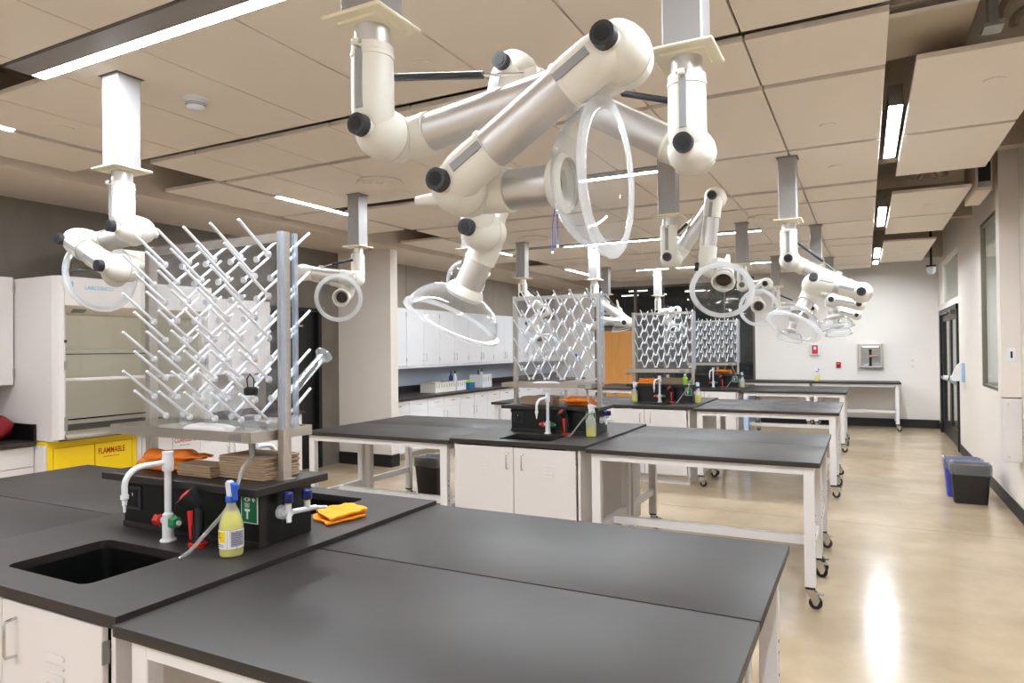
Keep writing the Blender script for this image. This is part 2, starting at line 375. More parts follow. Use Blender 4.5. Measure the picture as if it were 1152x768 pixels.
# hangers, beams and pipes above the panels
m = MB()
for yl in YLS:
    for xx in (-4.6, -3.4, -2.1, -.8): m.box(xx-.02, xx+.02, yl+1.26, yl+1.37, ZC+.05, ZC+.09); m.box(xx-.02, xx+.02, yl+2.0, yl+2.08, ZC+.05, ZC+.09)
struct(m, 'hanger_rails', 'galv', CE)
struct(MB().box(XL, XR, 3.40, 3.52, 3.30, ZD).box(XL, XR, 7.0, 7.15, 3.3, ZD).box(XL, XR, 10.6, 10.75, 3.3, ZD).box(XL, XR, 14.4, 14.6, 3.2, ZD), 'beam', 'deck', CE)
dk = thing('box_duct', 'beige rectangular air duct above the ceiling gap at upper right', 'duct', (.1, 3.8, 3.2))
MB().box(-.6, .50, 3.66, 4.4, 3.24, 3.6, .004).build('body', 'duct', dk)
MB().box(-.6, .49, 3.57, 3.62, 3.15, 3.185).box(-.6, .49, 3.54, 3.57, 3.19, 3.22).build('channel', 'steel', dk)
MB().box(.54, .58, 3.9, 3.97, 3.14, 3.30).box(.52, .60, 3.88, 3.99, 3.13, 3.15).build('bracket', 'galv', dk)
for i, (cx, cy) in enumerate(((.74, 4.02), (.55, 7.5))):
    mm = MB()
    mm.tube(arc((cx, cy, 3.2), (1, 0, 0), (0, 0, 1), .13, 0, 180, 12), .032, 10)
    mm.tube(arc((cx+.0, cy+.09, 3.2), (1, 0, 0), (0, 0, 1), .07, 0, 180, 12), .022, 10)
    mm.build('flexible_duct', 'flex_duct', None, ['brown flexible hoses arching in the ceiling gap at top right', 'brown flexible hoses in the second ceiling gap along the right wall'][i], 'hose', loc=(cx, cy, 3.2))
sp = thing('duct_box', 'beige metal duct box under the deck beside the right wall', 'duct', (.98, 8, 3.05))
MB().box(.93, 1.06, 7.6, 8.4, 3.05, 3.6, .005).build('casing', 'soffit', sp)
MB().box(.95, 1.04, 7.54, 7.6, 3.12, 3.3).build('damper', 'black_rubber', sp)
MB().box(.945, 1.045, 7.53, 7.6, 3.08, 3.12).build('flange', 'galv', sp)
sp = thing('conduit', 'grey pipe with junction box in the ceiling gap beside the right lamps', 'pipe', (.4, 7.3, 3.2))
MB().box(.30, .44, 7.15, 7.3, 3.2, 3.42, .004).build('junction_box', 'galv', sp)
MB().cyl((-.2, 7.22, 3.46), (.9, 7.22, 3.46), .03).build('pipe', 'galv', sp)

# ------------------------------------------------------------ lamps of the room
def lamp(name, label, x0, x1, y0, y1, z, along, m):
    t = thing(name, label, 'light', ((x0+x1)/2, (y0+y1)/2, z), 'linear ceiling lamps')
    MB().box(x0, x1, y0, y1, z, z+.012).build('diffuser', m, t)
    if along == 'x': MB().box(x0-.01, x1+.01, y0-.13, y0-.001, z-.001, z+.2).box(x0-.01, x1+.01, y1+.001, y1+.006, z-.001, z+.2).box(x0-.01, x1+.01, y0-.001, y1+.001, z+.012, z+.2).box(x0-.01, x0-.001, y0, y1, z-.001, z+.012).box(x1+.001, x1+.01, y0, y1, z-.001, z+.012).build('housing', 'lamp_grey', t)
    else: MB().box(x0-.005, x1+.005, y0-.01, y1+.01, z+.012, z+.12).box(x0-.008, x0-.003, y0-.01, y1+.01, z-.012 if z > ZC+.02 else z, z+.012).box(x1+.003, x1+.008, y0-.01, y1+.01, z-.012 if z > ZC+.02 else z, z+.012).box(x0-.008, x1+.008, y0-.01, y0-.004, z-.012 if z > ZC+.02 else z, z+.012).box(x0-.008, x1+.008, y1+.004, y1+.01, z-.012 if z > ZC+.02 else z, z+.012).build('housing', 'galv', t)
    return t
wh = ['behind the camera', 'over the nearest island', 'over the second island', 'over the third island', 'over the farthest island']
for i, yl in enumerate(YLS):
    lamp('linear_lamp', 'long white linear ceiling lamp running across ' + wh[i], -3.86, -1.16, yl-.03, yl+.03, ZC-.004, 'x', 'led')
    lamp('linear_lamp', 'short linear lamp in the left ceiling slot ' + wh[i], -4.985, -4.93, yl-.85, yl+.42, ZC+.004, 'y', 'led')
    lamp('linear_lamp', 'short linear lamp in the right ceiling slot ' + wh[i], .155, .225, yl-.74, yl+.59, ZC+.03, 'y', 'led_blue')
lamp('linear_lamp', 'short linear lamp in the right ceiling slot close to the back wall', .155, .225, 13.75, 14.35, ZC+.03, 'y', 'led_blue')
sd = thing('smoke_detector', 'white smoke detector under the ceiling near the left column', 'smoke detector', (-3.42, 2.66, ZC))
MB().lathe([(.075, 0), (.075, -.012), (.06, -.02)], (-3.42, 2.66, ZC), n=28, caps=(True, True)).build('base', 'white_plastic', sd)
MB().lathe([(.05, -.02), (.052, -.05), (.04, -.062), (.02, -.066)], (-3.42, 2.66, ZC), n=24, caps=(True, True)).build('head', 'white_plastic', sd)
for zz in (-.03, -.04): MB().lathe([(.0525, zz), (.054, zz-.003), (.0525, zz-.006)], (-3.42, 2.66, ZC), n=24).build('vent_slot', 'grey_strip', sd)
for i, (vx, vy) in enumerate(((-3.74, 4.75), (-.99, 8.24), (-3.9, 8.2))):
    t = thing('air_diffuser', ['round ceiling air diffuser behind the large fume arm', 'round ceiling air diffuser beside the third aisle column', 'round ceiling air diffuser above the second drying rack'][i], 'air vent', (vx, vy, ZC))
    for r in (.19, .135, .08): MB().lathe([(r-.035, -.001), (r, -.022), (r+.012, -.012), (r+.004, -.001)], (vx, vy, ZC), n=36).build('ring', 'ceiling_white', t)
    MB().cyl((vx, vy, ZC-.001), (vx, vy, ZC-.02), .03, n=20).build('hub', 'ceiling_white', t)
bt = thing('hanging_cable', 'two thin blue cables with white end caps hanging from the ceiling', 'cable', (-2.9, 6.6, ZC))
for i, (xx, zz) in enumerate(((-2.92, 2.66), (-2.86, 2.72))):
    MB().tube([(xx+.03*(1-i), 6.6, ZC), (xx, 6.6, 2.9), (xx, 6.6, zz)], .005, 6).build('cord', 'blue', bt)
    MB().cyl((xx, 6.6, zz), (xx, 6.6, zz-.03), .012, n=10).build('end_cap', 'white_plastic', bt)

# ------------------------------------------------------------ fume extraction arms
OFF, RT, RE = .068, .057, .063
ZF = 2.60
def half(S, a, sg, p, L):
    """one half of a swivel elbow: from the seam at S, curving from the axis a into direction p"""
    S, a, p = V(S), V(a), V(p); m = MB(); pts = [S - a*sg*.004]
    for i in range(0, 9):
        t = math.radians(90*i/8); pts.append(S + a*(sg*OFF*math.sin(t)) + p*(OFF*(1-math.cos(t))))
    e = S + a*(sg*OFF) + p*OFF
    pts += [e + p*L*.5, e + p*L]
    rad = [RE*1.06]*2 + [RE*1.05, RE*1.03] + [RE]*(len(pts)-5) + [RE*.97]
    m.tube(pts, RE, 20, radii=rad)
    m.lathe([(.071, .0015), (.0785, .003), (.0785, .011), (.0765, .013), (.0755, .035), (.069, .062), (.055, .085), (.034, .1)], S, a*sg, 28, caps=(True, True))
    m.cyl(S + a*sg*(OFF*.3), S + a*sg*(OFF+RE*.9), .034, .030, 16)
    m.cyl(e + p*(L-.012), e + p*L, RE*1.03, n=20)
    return m, e + p*L
def fume_arm(label, cx, cy, d, z1, s2, z2, s3, z3, h, Lh=.16, flip=1, spring=.45, hood=True, stubs=True, HR=.20):
    d = V((d[0], d[1], 0)).normalized(); a = V((-d.y, d.x, 0))*flip
    c0 = V((cx, cy, 0))
    t = thing('fume_extractor', label, 'fume extractor', (cx, cy, ZC), 'fume extraction arms hanging from the ceiling')
    w_ = .066
    MB().box(cx-w_, cx+w_, cy-w_, cy+w_, ZF+.012, ZC+.3, .006).build('column', 'alu_column', t)
    MB().box(cx-w_-.012, cx+w_+.012, cy-w_-.012, cy+w_+.012, ZC-.003, ZC-.0005).build('ceiling_collar', 'bronze', t)
    MB().box(cx-.105, cx+.105, cy-.105, cy+.105, ZF, ZF+.012, .004).box(cx-.07, cx+.07, cy-.07, cy+.07, ZF-.008, ZF).build('flange_plate', 'cream_plate', t)
    MB().cyl((cx, cy, ZF-.005), (cx, cy, ZF-.10), .052, n=24).build('swivel_pipe', 'alu', t)
    cr = MB().lathe([(.052, ZF-.088), (.062, ZF-.086), (.062, ZF-.064), (.052, ZF-.062)], (cx, cy, 0), n=24).box(cx-.012, cx+.012, cy-.085, cy-.055, ZF-.085, ZF-.065, .004).build('clamp_ring', 'cream', t)
    MB().cyl((cx-.018, cy-.075, ZF-.075), (cx+.018, cy-.075, ZF-.075), .006, n=8).build('screw', 'chrome', cr)
    C1 = c0 + V((0, 0, z1)); up = V((0, 0, 1))
    T1a = C1 + a*2*OFF; T1b = c0 + d*s2 + a*2*OFF + V((0, 0, z2))
    p12 = (T1b-T1a).normalized()
    T2a = T1b - a*2*OFF; Q3 = c0 + d*s3 + V((0, 0, z3)); p23 = (Q3-T2a).normalized()
    h = V(h).normalized(); a3 = p23.cross(h)
    a3 = a if a3.length < .05 else a3.normalized()
    if (a3.z > 0 if abs(a3.z) > .6 else a3.dot(a) < 0): a3 = -a3
    h = (h - a3*h.dot(a3)).normalized()
    S1, S2, S3 = C1 + a*OFF, T1b - a*OFF, Q3 + a3*OFF
    L1 = ZF-.088-z1-OFF
    def elbow(S, ax, pa, La, pb, Lb, knob_on_a=True):
        """pa on side -ax, pb on side +ax"""
        mA, eA = half(S, ax, -1, pa, La); mB, eB = half(S, ax, 1, pb, Lb)
        A = mA.build('elbow', 'cream', t, ang=60); mB.build('elbow', 'cream', t, ang=60)
        k0 = S - ax*(OFF+RE*.9)
        kb = MB().cyl(k0 + ax*.006, k0 - ax*.022, .033, .031, 18).build('knob', 'black_plastic', A)
        MB().cyl(k0 - ax*.022, k0 - ax*.024, .02, n=14).build('knob_cap', 'black_rubber', A)
        q = pa.cross(ax).normalized(); c = S - ax*(OFF+RE*.97) + pa*(.04+(OFF+La-.03)/2)
        MB().obox(c, pa, q, ax, (OFF+La-.05)/2, .0115, .005).build('indicator_strip', 'grey_strip', A)
        return eA, eB
    _, e1 = elbow(S1, a, up, max(L1, .03), p12, .05)
    e2a, e2b = elbow(S2, a, p23, .085, -p12, .05)
    e3a, e3b = elbow(S3, a3, -p23, .085, h, .05)
    MB().tube([e1 - p12*.02, e2b + p12*.02], RT, 24).build('tube', 'alu', t)
    if (e3a-e2a).dot(p23) > .02: MB().tube([e2a - p23*.02, e3a + p23*.02], RT, 24).build('tube', 'alu', t)
    # white seam rails on top of the tubes
    n12 = (up - p12*up.dot(p12)).normalized()
    if (e2b-e1).dot(p12) > .05: MB().obox((e1+e2b)/2 + n12*RT, p12, a, n12, (e2b-e1).length/2, .010, .006).build('rail', 'cream', t)
    n23 = (a.cross(p23)); n23 = n23 if n23.z > 0 else -n23
    if (e3a-e2a).dot(p23) > .05: MB().obox((e2a+e3a)/2 + n23*RT, p23, a, n23, (e3a-e2a).length/2, .010, .006).build('rail', 'cream', t)
    # gas spring
    g0 = C1 + up*(OFF+L1*.75) + a*(RE+.02) + d*.02
    g1 = T1a + (T1b-T1a)*(spring+.18) + n12*(RT+.012)
    gm = g0 + (g1-g0)*.66
    gs = MB().cyl(g0, gm, .0115, n=12).build('gas_spring', 'black_plastic', t)
    MB().cyl(gm, g1, .0045, n=8).build('piston_rod', 'chrome', gs)
    MB().obox(g1, p12, a, n12, .02, .012, .012).build('bracket', 'cream', gs)
    # hood
    hb = e3b
    MB().cyl(hb - h*.02, hb + h*(Lh*.45), RT, n=24, caps=(True, True)).build('hood_tube', 'alu', t)
    hs = hb + h*(Lh*.45)
    if stubs:
        hd = Q3 + a3*2*OFF - h*.02
        MB().tube([hd, hd - h*.06, hd - h*.15, hd - h*.19], .019, 12, radii=[.034, .026, .019, .015]).build('handle', 'cream', t)
    hn = MB().lathe([(RT-.004, .02), (RT-.004, 0), (RT+.008, 0), (RT+.020, .015), (RT+.026, .035), (RT+.012, .05)], hs, h, 28).build('hood_neck', 'cream', t)
    prof = []; n = 8; r0, r1, dp = RT+.018, HR, HR*.64
    for i in range(n+1):
        f = i/n; prof.append((r0+(r1-r0)*math.sin(f*math.pi/2)**.9, .03+dp*(1-math.cos(f*math.pi/2))**.8))
    inner = [(r-.004, z+.001) for r, z in reversed(prof)]
    hd_ = MB().lathe(prof+inner, hs, h, 40).build('hood', 'acrylic', t, ang=80)
    hz = prof[-1][1]
    MB().lathe([(HR-.004, hz-.003), (HR+.014, hz-.004), (HR+.016, hz+.008), (HR-.002, hz+.013), (HR-.022, hz+.008), (HR-.004, hz-.003)], hs, h, 44).build('rim', 'acrylic_rim', hd_, ang=80)
    MB().cyl(hs + h*.001, hs + h*.004, RT-.006, n=24).build('opening_shade', 'duct_shade', hn)  # dark disc stands in for the shaded inside of the tube
    return t
fume_arm('large white fume arm nearest the camera at upper left, reaching right over the near bench', -1.29, 1.61, (1, 0), 2.29, .745, 2.385, .27, 2.097, (1, 0, -.01), Lh=.30)
fume_arm('near fume arm on the right aisle column, reaching left with hood pointing down', -.515, 2.28, (-1, 0), 2.30, .665, 2.70, .82, 2.10, (-.50, 0, -.87), flip=-1, Lh=.26)
fume_arm('fume arm at left beside the first drying rack, hood facing the fume cupboard', -3.50, 2.27, (-1, 0), 2.30, .46, 2.27, .10, 2.10, (-1, 0, -.05), flip=-1, Lh=.06)
fume_arm('fume arm in front of the white stub wall, hood facing the camera', -4.24, 5.05, (-.9, -.35), 2.30, .50, 2.37, .10, 2.27, (.50, -.85, -.10), flip=1, Lh=.05)
fume_arm('folded fume arm half hidden behind the downward hood of the near arm', -3.42, 5.74, (-.53, .85), 2.36, .34, 2.52, .10, 2.46, (-.76, .62, 0), flip=-1, stubs=False)
fume_arm('fume arm over the second island rising behind the aisle column, ring hood facing the camera', -1.29, 5.06, (1, 0), 2.30, .33, 2.72, .27, 2.21, (.06, -.84, -.54), flip=1, Lh=.10)
fume_arm('fume arm on the aisle column of the second island, stretched right toward the aisle', -.52, 5.73, (1, 0), 2.31, .50, 2.03, .17, 2.13, (-.35, -.42, -.84), flip=1, Lh=.16)
fume_arm('fume arm behind the left edge of the second drying rack', -4.22, 8.50, (1, .2), 2.38, .30, 2.15, .1, 1.95, (.5, -.5, -.6), flip=1)
fume_arm('fume arm behind the right edge of the second drying rack, hanging to the right', -3.45, 9.27, (1, -.1), 2.30, .48, 1.98, .05, 2.02, (-.8, 0, -.4), flip=1)
fume_arm('fume arm over the third island at centre, round hood facing the camera', -1.29, 8.50, (1, 0), 2.36, .26, 2.36, .09, 2.22, (.12, -.98, -.15), flip=1, Lh=.05)
fume_arm('fume arm on the aisle column of the third island, hood pointing down', -.52, 9.15, (1, 0), 2.31, .46, 2.12, .16, 2.18, (.15, -.1, -1), flip=1, Lh=.1)
fume_arm('fume arm far back in front of the wooden door', -4.22, 11.95, (1, 0), 2.30, .4, 2.1, .2, 2.3, (.2, 0, -1), flip=1)
fume_arm('short folded fume arm above the third drying rack', -3.5, 12.84, (1, 0), 2.30, .35, 2.32, .15, 2.15, (.4, -.6, -.5), flip=1)
fume_arm('farthest fume arm in front of the white back wall, left of the two', -1.29, 11.95, (1, 0), 2.30, .55, 2.22, .25, 2.12, (-.2, -.3, -.9), flip=1)
fume_arm('farthest fume arm in front of the white back wall, right of the two', -.52, 12.6, (1, 0), 2.31, .4, 2.12, .1, 2.18, (.1, -.2, -1), flip=1)

# ------------------------------------------------------------ laboratory islands
Y0, PITCH = 1.127, 3.455
ISL = ['nearest island', 'second island', 'third island', 'farthest island']
BW, BD, ZT = 1.535, .768, .914
def make_bench(x0, y0, label, bar=True):
    t = thing('lab_bench', label, 'lab bench', (x0, y0, 0), 'mobile lab benches')
    X = lambda v: x0+v
    Yv = lambda v: y0+v
    MB().box(X(0), X(BW), Yv(0), Yv(BD), ZT-.032, ZT, .003, 2).build('worktop', 'epoxy', t)
    lw, ld = .065, .05
    for ix in (0, 1):
        for iy in (0, 1):
            lx = X(.035) if ix == 0 else X(BW-.035-lw); ly = Yv(.03) if iy == 0 else Yv(BD-.03-ld)
            lg = MB().box(lx, lx+lw, ly, ly+ld, .135, ZT-.034, .003).build('leg', 'white_steel', t)
            sx = lx+lw+.0005 if ix else lx-.0005
            mm = MB()
            for hz in (.42, .46, .54, .58): mm.cyl((sx-.001, ly+ld/2, hz), (sx+.001, ly+ld/2, hz), .006, n=8)
            mm.build('bolt_holes', 'black_rubber', lg)
            c = V((lx+lw/2, ly+ld/2, 0)); ox = .028
            cs = MB().box(c.x-.028, c.x+.028, c.y-.024, c.y+.024, .122, .136).build('caster', 'black_rubber', t)
            mm = MB().cyl((c.x, c.y, .105), (c.x, c.y, .122), .024, n=14)
            for s_ in (-1, 1): mm.prism([(c.x-.026, .11), (c.x+.034, .11), (c.x+ox+.026, .06), (c.x+ox+.012, .03), (c.x+ox-.012, .03), (c.x+ox-.026, .06)], s_*.017-.002, s_*.017+.002, T=lambda p: V((p.x, c.y+p.z, p.y)))
            mm.box(c.x+.01, c.x+.075, c.y-.016, c.y+.016, .092, .1)
            mm.build('fork', 'chrome', cs)
            MB().lathe([(.012, -.013), (.034, -.013), (.0395, -.009), (.0395, .009), (.034, .013), (.012, .013)], (c.x+ox, c.y, .0400), (0, 1, 0), 20).build('wheel', 'black_rubber', cs)
            MB().cyl((c.x+ox, c.y-.0205, .04), (c.x+ox, c.y+.0205, .04), .016, n=14).build('hub', 'chrome', cs)
    for iy in (0, 1):
        ya = Yv(.03) if iy == 0 else Yv(BD-.03-.03)
        MB().box(X(.1), X(BW-.1), ya, ya+.03, ZT-.082, ZT-.033).build('apron', 'white_steel', t)
    for ix in (0, 1):
        xa = X(.05) if ix == 0 else X(BW-.05-.035)
        MB().box(xa, xa+.035, Yv(.08), Yv(BD-.08), ZT-.088, ZT-.034).build('apron', 'white_steel', t)
        MB().box(xa, xa+.035, Yv(.08), Yv(BD-.08), .31, .365).build('side_rail', 'white_steel', t)
    if bar: MB().box(X(.085), X(BW-.085), Yv(BD*.5-.025), Yv(BD*.5+.025), .31, .365).build('stretcher', 'white_steel', t)
    return t
proto_bench = None
PROTO = {}
XRB, XLB = -1.79, -4.485
FILM = []
for k in range(4):
    for side, bx in (('aisle-side', XRB), ('left-hand', XLB)):
        for r, nm in ((0, 'front'), (1, 'rear')):
            lb = 'black-topped white %s bench, %s one of its pair, on the %s' % (side, nm, ISL[k])
            yy = Y0+k*PITCH+r*(BD+.008)
            if r not in PROTO: bn = PROTO[r] = make_bench(bx, yy, lb, r == 0)
            else: bn = copy_tree(PROTO[r], V((bx, yy, 0))-PROTO[r].location, lb)
            if k == 3 and bx == XRB and r == 0: FILM.append(bn)
proto_bench = PROTO[0]

for bn in FILM:          # pale blue protective film still wrapped round the inner legs
    for yy in (.027, BD-.083):
        MB().box(XRB+.030, XRB+.105, Y0+yy, Y0+yy+.056, .30, .80).build('protective_film', 'film_blue', bn, label='pale blue film wrapped round the leg')
# --- sink cabinet and its worktop
CX0, CX1 = -2.92, -1.845
CY0, CY1 = Y0+.045, Y0+1.515
def make_cabinet(label):
    t = thing('sink_cabinet', label, 'cabinet', ((CX0+CX1)/2, (CY0+CY1)/2, 0), 'white sink cabinets under the islands')
    MB().box(CX0, CX0+.02, CY0, CY1, .1, .894).box(CX1-.02, CX1, CY0, CY1, .1, .894).box(CX0+.02, CX1-.02, CY0, CY1, .1, .12).box(CX0+.02, CX1-.02, (CY0+CY1)/2-.01, (CY0+CY1)/2+.01, .12, .894).build('body', 'cabinet_white', t)
    MB().box(CX0+.02, CX1-.02, CY0+.06, CY1-.06, 0, .1).build('toe_kick', 'cabinet_white', t)
    xm = (CX0+CX1)/2
    for sgn, yf in ((-1, CY0), (1, CY1)):
        for a_, b_, hx, gx in ((CX0+.016, xm-.003, xm-.045, CX0+.012), (xm+.003, CX1-.03, xm+.083, CX1-.027)):
            d_ = MB().box(a_, b_, yf, yf+sgn*.02, .115, .884, .003).build('door', 'cabinet_white', t)
            yo = yf+sgn*.02
            h = MB().tube([(hx, yo, .838), (hx, yo+sgn*.03, .834), (hx, yo+sgn*.034, .825), (hx, yo+sgn*.034, .735), (hx, yo+sgn*.03, .726), (hx, yo, .722)], .005, 8).build('handle', 'chrome', d_)
            h = MB().box(gx-.003, gx+.003, yf, yf+sgn*.0215, .78, .842).build('hinge', 'galv', d_)
            cxl = (a_+b_)/2+(.0 if a_ < xm-.1 else .03)
            for i in range(4):
                z_ = .762-.029*i
                MB().prism([(cxl-.05, z_), (cxl-.04, z_+.008), (cxl+.04, z_+.008), (cxl+.05, z_), (cxl+.045, z_-.006), (cxl-.045, z_-.006)], 0, .006, T=lambda p: V((p.x, yo+sgn*p.z, p.y))).build('louvre', 'cabinet_white', d_)
    return t
TX0, TX1, TY0, TY1, TZ = -2.945, -1.793, Y0+.012, Y0+1.552, .930
HX0, HX1 = -2.57, -2.125
HOLES = ((Y0+.125, Y0+.475), (Y0+1.09, Y0+1.44))
def make_sinktop(label):
    t = thing('sink_worktop', label, 'worktop', ((TX0+TX1)/2, (TY0+TY1)/2, TZ), 'black sink worktops')
    bm = bmesh.new(); edges = []
    loops = [[(TX0, TY0), (TX1, TY0), (TX1, TY1), (TX0, TY1)]] + [rrect(HX0, HX1, a, b, .035, 5) for a, b in HOLES]
    for lp in loops:
        vv = [bm.verts.new((x, y, TZ)) for x, y in lp]
        for i in range(len(vv)): edges.append(bm.edges.new((vv[i], vv[(i+1) % len(vv)])))
    r = bmesh.ops.triangle_fill(bm, edges=edges, use_beauty=True, use_dissolve=False)
    fs = [f for f in bm.faces]
    e = bmesh.ops.extrude_face_region(bm, geom=fs)
    bmesh.ops.translate(bm, verts=[v for v in e['geom'] if isinstance(v, bmesh.types.BMVert)], vec=(0, 0, -.034))
    m = MB(); m.bm.free(); m.bm = bm; m.build('slab', 'epoxy', t)
    for a, b in HOLES:
        m = MB(); rr = []
        for g, z in ((.0, TZ-.03), (.004, TZ-.2), (.03, TZ-.235)):
            rr.append([m.bm.verts.new((x, y, z)) for x, y in rrect(HX0+g, HX1-g, a+g, b-g, .035, 5)])
        m.skin(rr, (False, True)); bs = m.build('basin', 'epoxy_box', t)
        MB().cyl(((HX0+HX1)/2, (a+b)/2, TZ-.235), ((HX0+HX1)/2, (a+b)/2, TZ-.229), .04, n=18).build('drain', 'black_rubber', bs)
    return t
# --- plinth with service outlets
PY0, PY1 = Y0+.635, Y0+.892
def make_plinth(label):
    t = thing('service_plinth', label, 'plinth', (-2.33, (PY0+PY1)/2, TZ), 'black service plinths')
    MB().box(-2.71, -1.94, PY0, PY1, TZ+.002, 1.122).build('body', 'epoxy_box', t)
    MB().box(-2.785, -1.905, PY0-.05, PY1+.06, 1.122, 1.152, .003).build('top_slab', 'epoxy', t)
    MB().box(-1.942, -1.936, PY0-.002, PY0+.03, TZ+.002, 1.122).build('corner_post', 'epoxy', t)
    MB().box(-2.712, -1.938, PY0-.006, PY0, TZ+.002, TZ+.02).build('base_trim', 'epoxy', t)
    for sg, yf in ((-1, PY0), (1, PY1)):
        o = MB().box(-2.69, -2.60, yf, yf+sg*.006, 1.0, 1.10, .002).build('outlet', 'black_plastic', t)
        MB().box(-2.672, -2.618, yf+sg*.006, yf+sg*.009, 1.015, 1.085, .002).build('socket_face', 'epoxy_box', o)
        MB().box(-2.647, -2.643, yf+sg*.009, yf+sg*.0105, 1.058, 1.07).build('indicator', 'label_white', o)
    s = thing_part = MB().box(-2.028, -1.944, PY0-.004, PY0-.001, 1.016, 1.12).build('safety_sign', 'label_white', t, label='green eyewash sign with white border')
    MB().box(-2.024, -1.948, PY0-.005, PY0-.004, 1.020, 1.116).build('sign_face', 'sign_green', s)
    T = lambda p: V((-1.984+p.x*.9, PY0-.005-p.z, 1.068+p.y*.84))
    m = MB().box(0, .001, 0, .001, 0, .001); m.bm.clear()
    m.prism([(.014, .038), (.014, .044), (.02, .044), (.02, .05), (.026, .05), (.026, .044), (.032, .044), (.032, .038), (.026, .038), (.026, .032), (.02, .032), (.02, .038)], 0, .001, T)
    m.build('cross', 'label_white', s)
    m = MB(); pts = [(-.012+.018*math.cos(i*math.pi/8), .041+.009*math.sin(i*math.pi/8)) for i in range(16)]
    m.prism(pts, 0, .001, T); m.build('eye', 'label_white', s)
    m = MB(); pts = [(-.012+.005*math.cos(i*math.pi/6), .041+.005*math.sin(i*math.pi/6)) for i in range(12)]
    m.prism(pts, .001, .0016, T); m.build('pupil', 'sign_green', s)
    m = MB()
    for dx in (-.010, -.004, .002, .008): m.prism([(dx*1.4-.013, .026), (dx*1.4-.0105, .026), (dx-.0105, .006), (dx-.013, .006)], 0, .001, T)
    m.prism([(-.026, 0), (.002, 0), (.002, -.010), (-.008, -.012), (-.008, -.044), (-.016, -.044), (-.016, -.012), (-.026, -.010)], 0, .001, T)
    m.build('fountain', 'label_white', s)
    return t
def make_tap(label, right=True):
    """gas tap pair: white body with two blue knobs on the end of the plinth"""
    sx = 1 if right else -1; xf = -1.94 if right else -2.71; y = PY0+.10
    X = lambda v: xf+sx*v
    t = thing('gas_tap', label, 'tap', (xf, y, 1.04), 'gas taps with blue knobs')
    MB().cyl((X(0), y, 1.04), (X(.02), y, 1.04), .026, n=18).cyl((X(.02), y, 1.04), (X(.05), y, 1.04), .016, n=14).build('mount', 'white_plastic', t)
    MB().cyl((X(.04), y-.02, 1.043), (X(.04), y+.14, 1.032), .0105, n=12).cyl((X(.04), y+.14, 1.032), (X(.045), y+.195, 1.022), .0075, .0055, n=10).cyl((X(.04), y-.0, 1.045), (X(.055), y-.012, 1.008), .012, .009, n=12).build('body', 'white_plastic', t)
    for yy, z_ in ((y-.0, 1.046), (y+.095, 1.04)):
        v = MB().cyl((X(.04), yy, z_), (X(.04), yy, z_+.028), .012, n=12).build('valve', 'white_plastic', t)
        MB().lathe([(.0125, 0), (.0125, .006)], (X(.04), yy, z_+.026), n=14, caps=(True, True)).build('collar', 'yellow', v)
        MB().lathe([(.017, 0), (.0195, .004), (.018, .034), (.012, .040)], (X(.04), yy, z_+.032), n=8, caps=(True, True)).build('knob', 'navy', v)
    return t
def make_faucet(label, rear=False):
    sg = 1 if rear else -1; yb = PY0-.075 if not rear else PY1+.075
    x = -2.335
    t = thing('lab_faucet', label, 'faucet', (x, yb, TZ), 'white lab faucets')
    MB().lathe([(.029, 0), (.029, .006), (.0205, .012), (.021, .07), (.020, .10), (.0125, .108)], (x, yb, TZ), n=18, caps=(True, True)).build('base', 'white_plastic', t)
    pts = [(x, yb, TZ+.1), (x, yb, TZ+.278)]
    MB().tube(pts, .0125, 14).build('riser', 'white_plastic', t)
    MB().lathe([(.019, .262), (.021, .268), (.021, .31), (.018, .318), (.021, .33), (.021, .335)], (x, yb, TZ), n=16, caps=(True, True)).build('head', 'white_plastic', t)
    zs = TZ+.295
    dx, dy = (-.03, sg*.15)
    p = [(x, yb, zs), (x+dx*.3, yb+dy*.3, zs-.001)] + [(x+dx*(.55+.45*math.sin(math.radians(i*18))), yb+dy*(.55+.45*math.sin(math.radians(i*18))), zs-.002-.065*(1-math.cos(math.radians(i*18)))) for i in range(6)]
    e = p[-1]; p.append((e[0], e[1], e[2]-.03))
    sp_ = MB().tube(p, .0105, 12).build('spout', 'white_plastic', t)
    MB().lathe([(.014, 0), (.014, -.015), (.0085, -.018), (.010, -.026), (.0075, -.028), (.009, -.036), (.006, -.038), (.004, -.062)], p[-1], n=12, caps=(True, True)).build('nozzle', 'white_plastic', sp_)
    for s_, c_ in ((-1, 'red'), (1, 'green')):
        v = MB().cyl((x, yb, TZ+.075), (x+s_*.035, yb-.002, TZ+.075), .0115, n=12).build('valve', 'white_plastic', t)
        MB().lathe([(.010, .03), (.026, .034), (.017, .048), (.022, .062), (.012, .066)], (x, yb, TZ+.075), (s_, -.1, 0), 5, caps=(True, True)).build('handle', c_, v)
        MB().cyl((x+s_*.066, yb-.006, TZ+.075), (x+s_*.072, yb-.007, TZ+.075), .009, n=10).build('button', 'white_plastic', v)
    return t
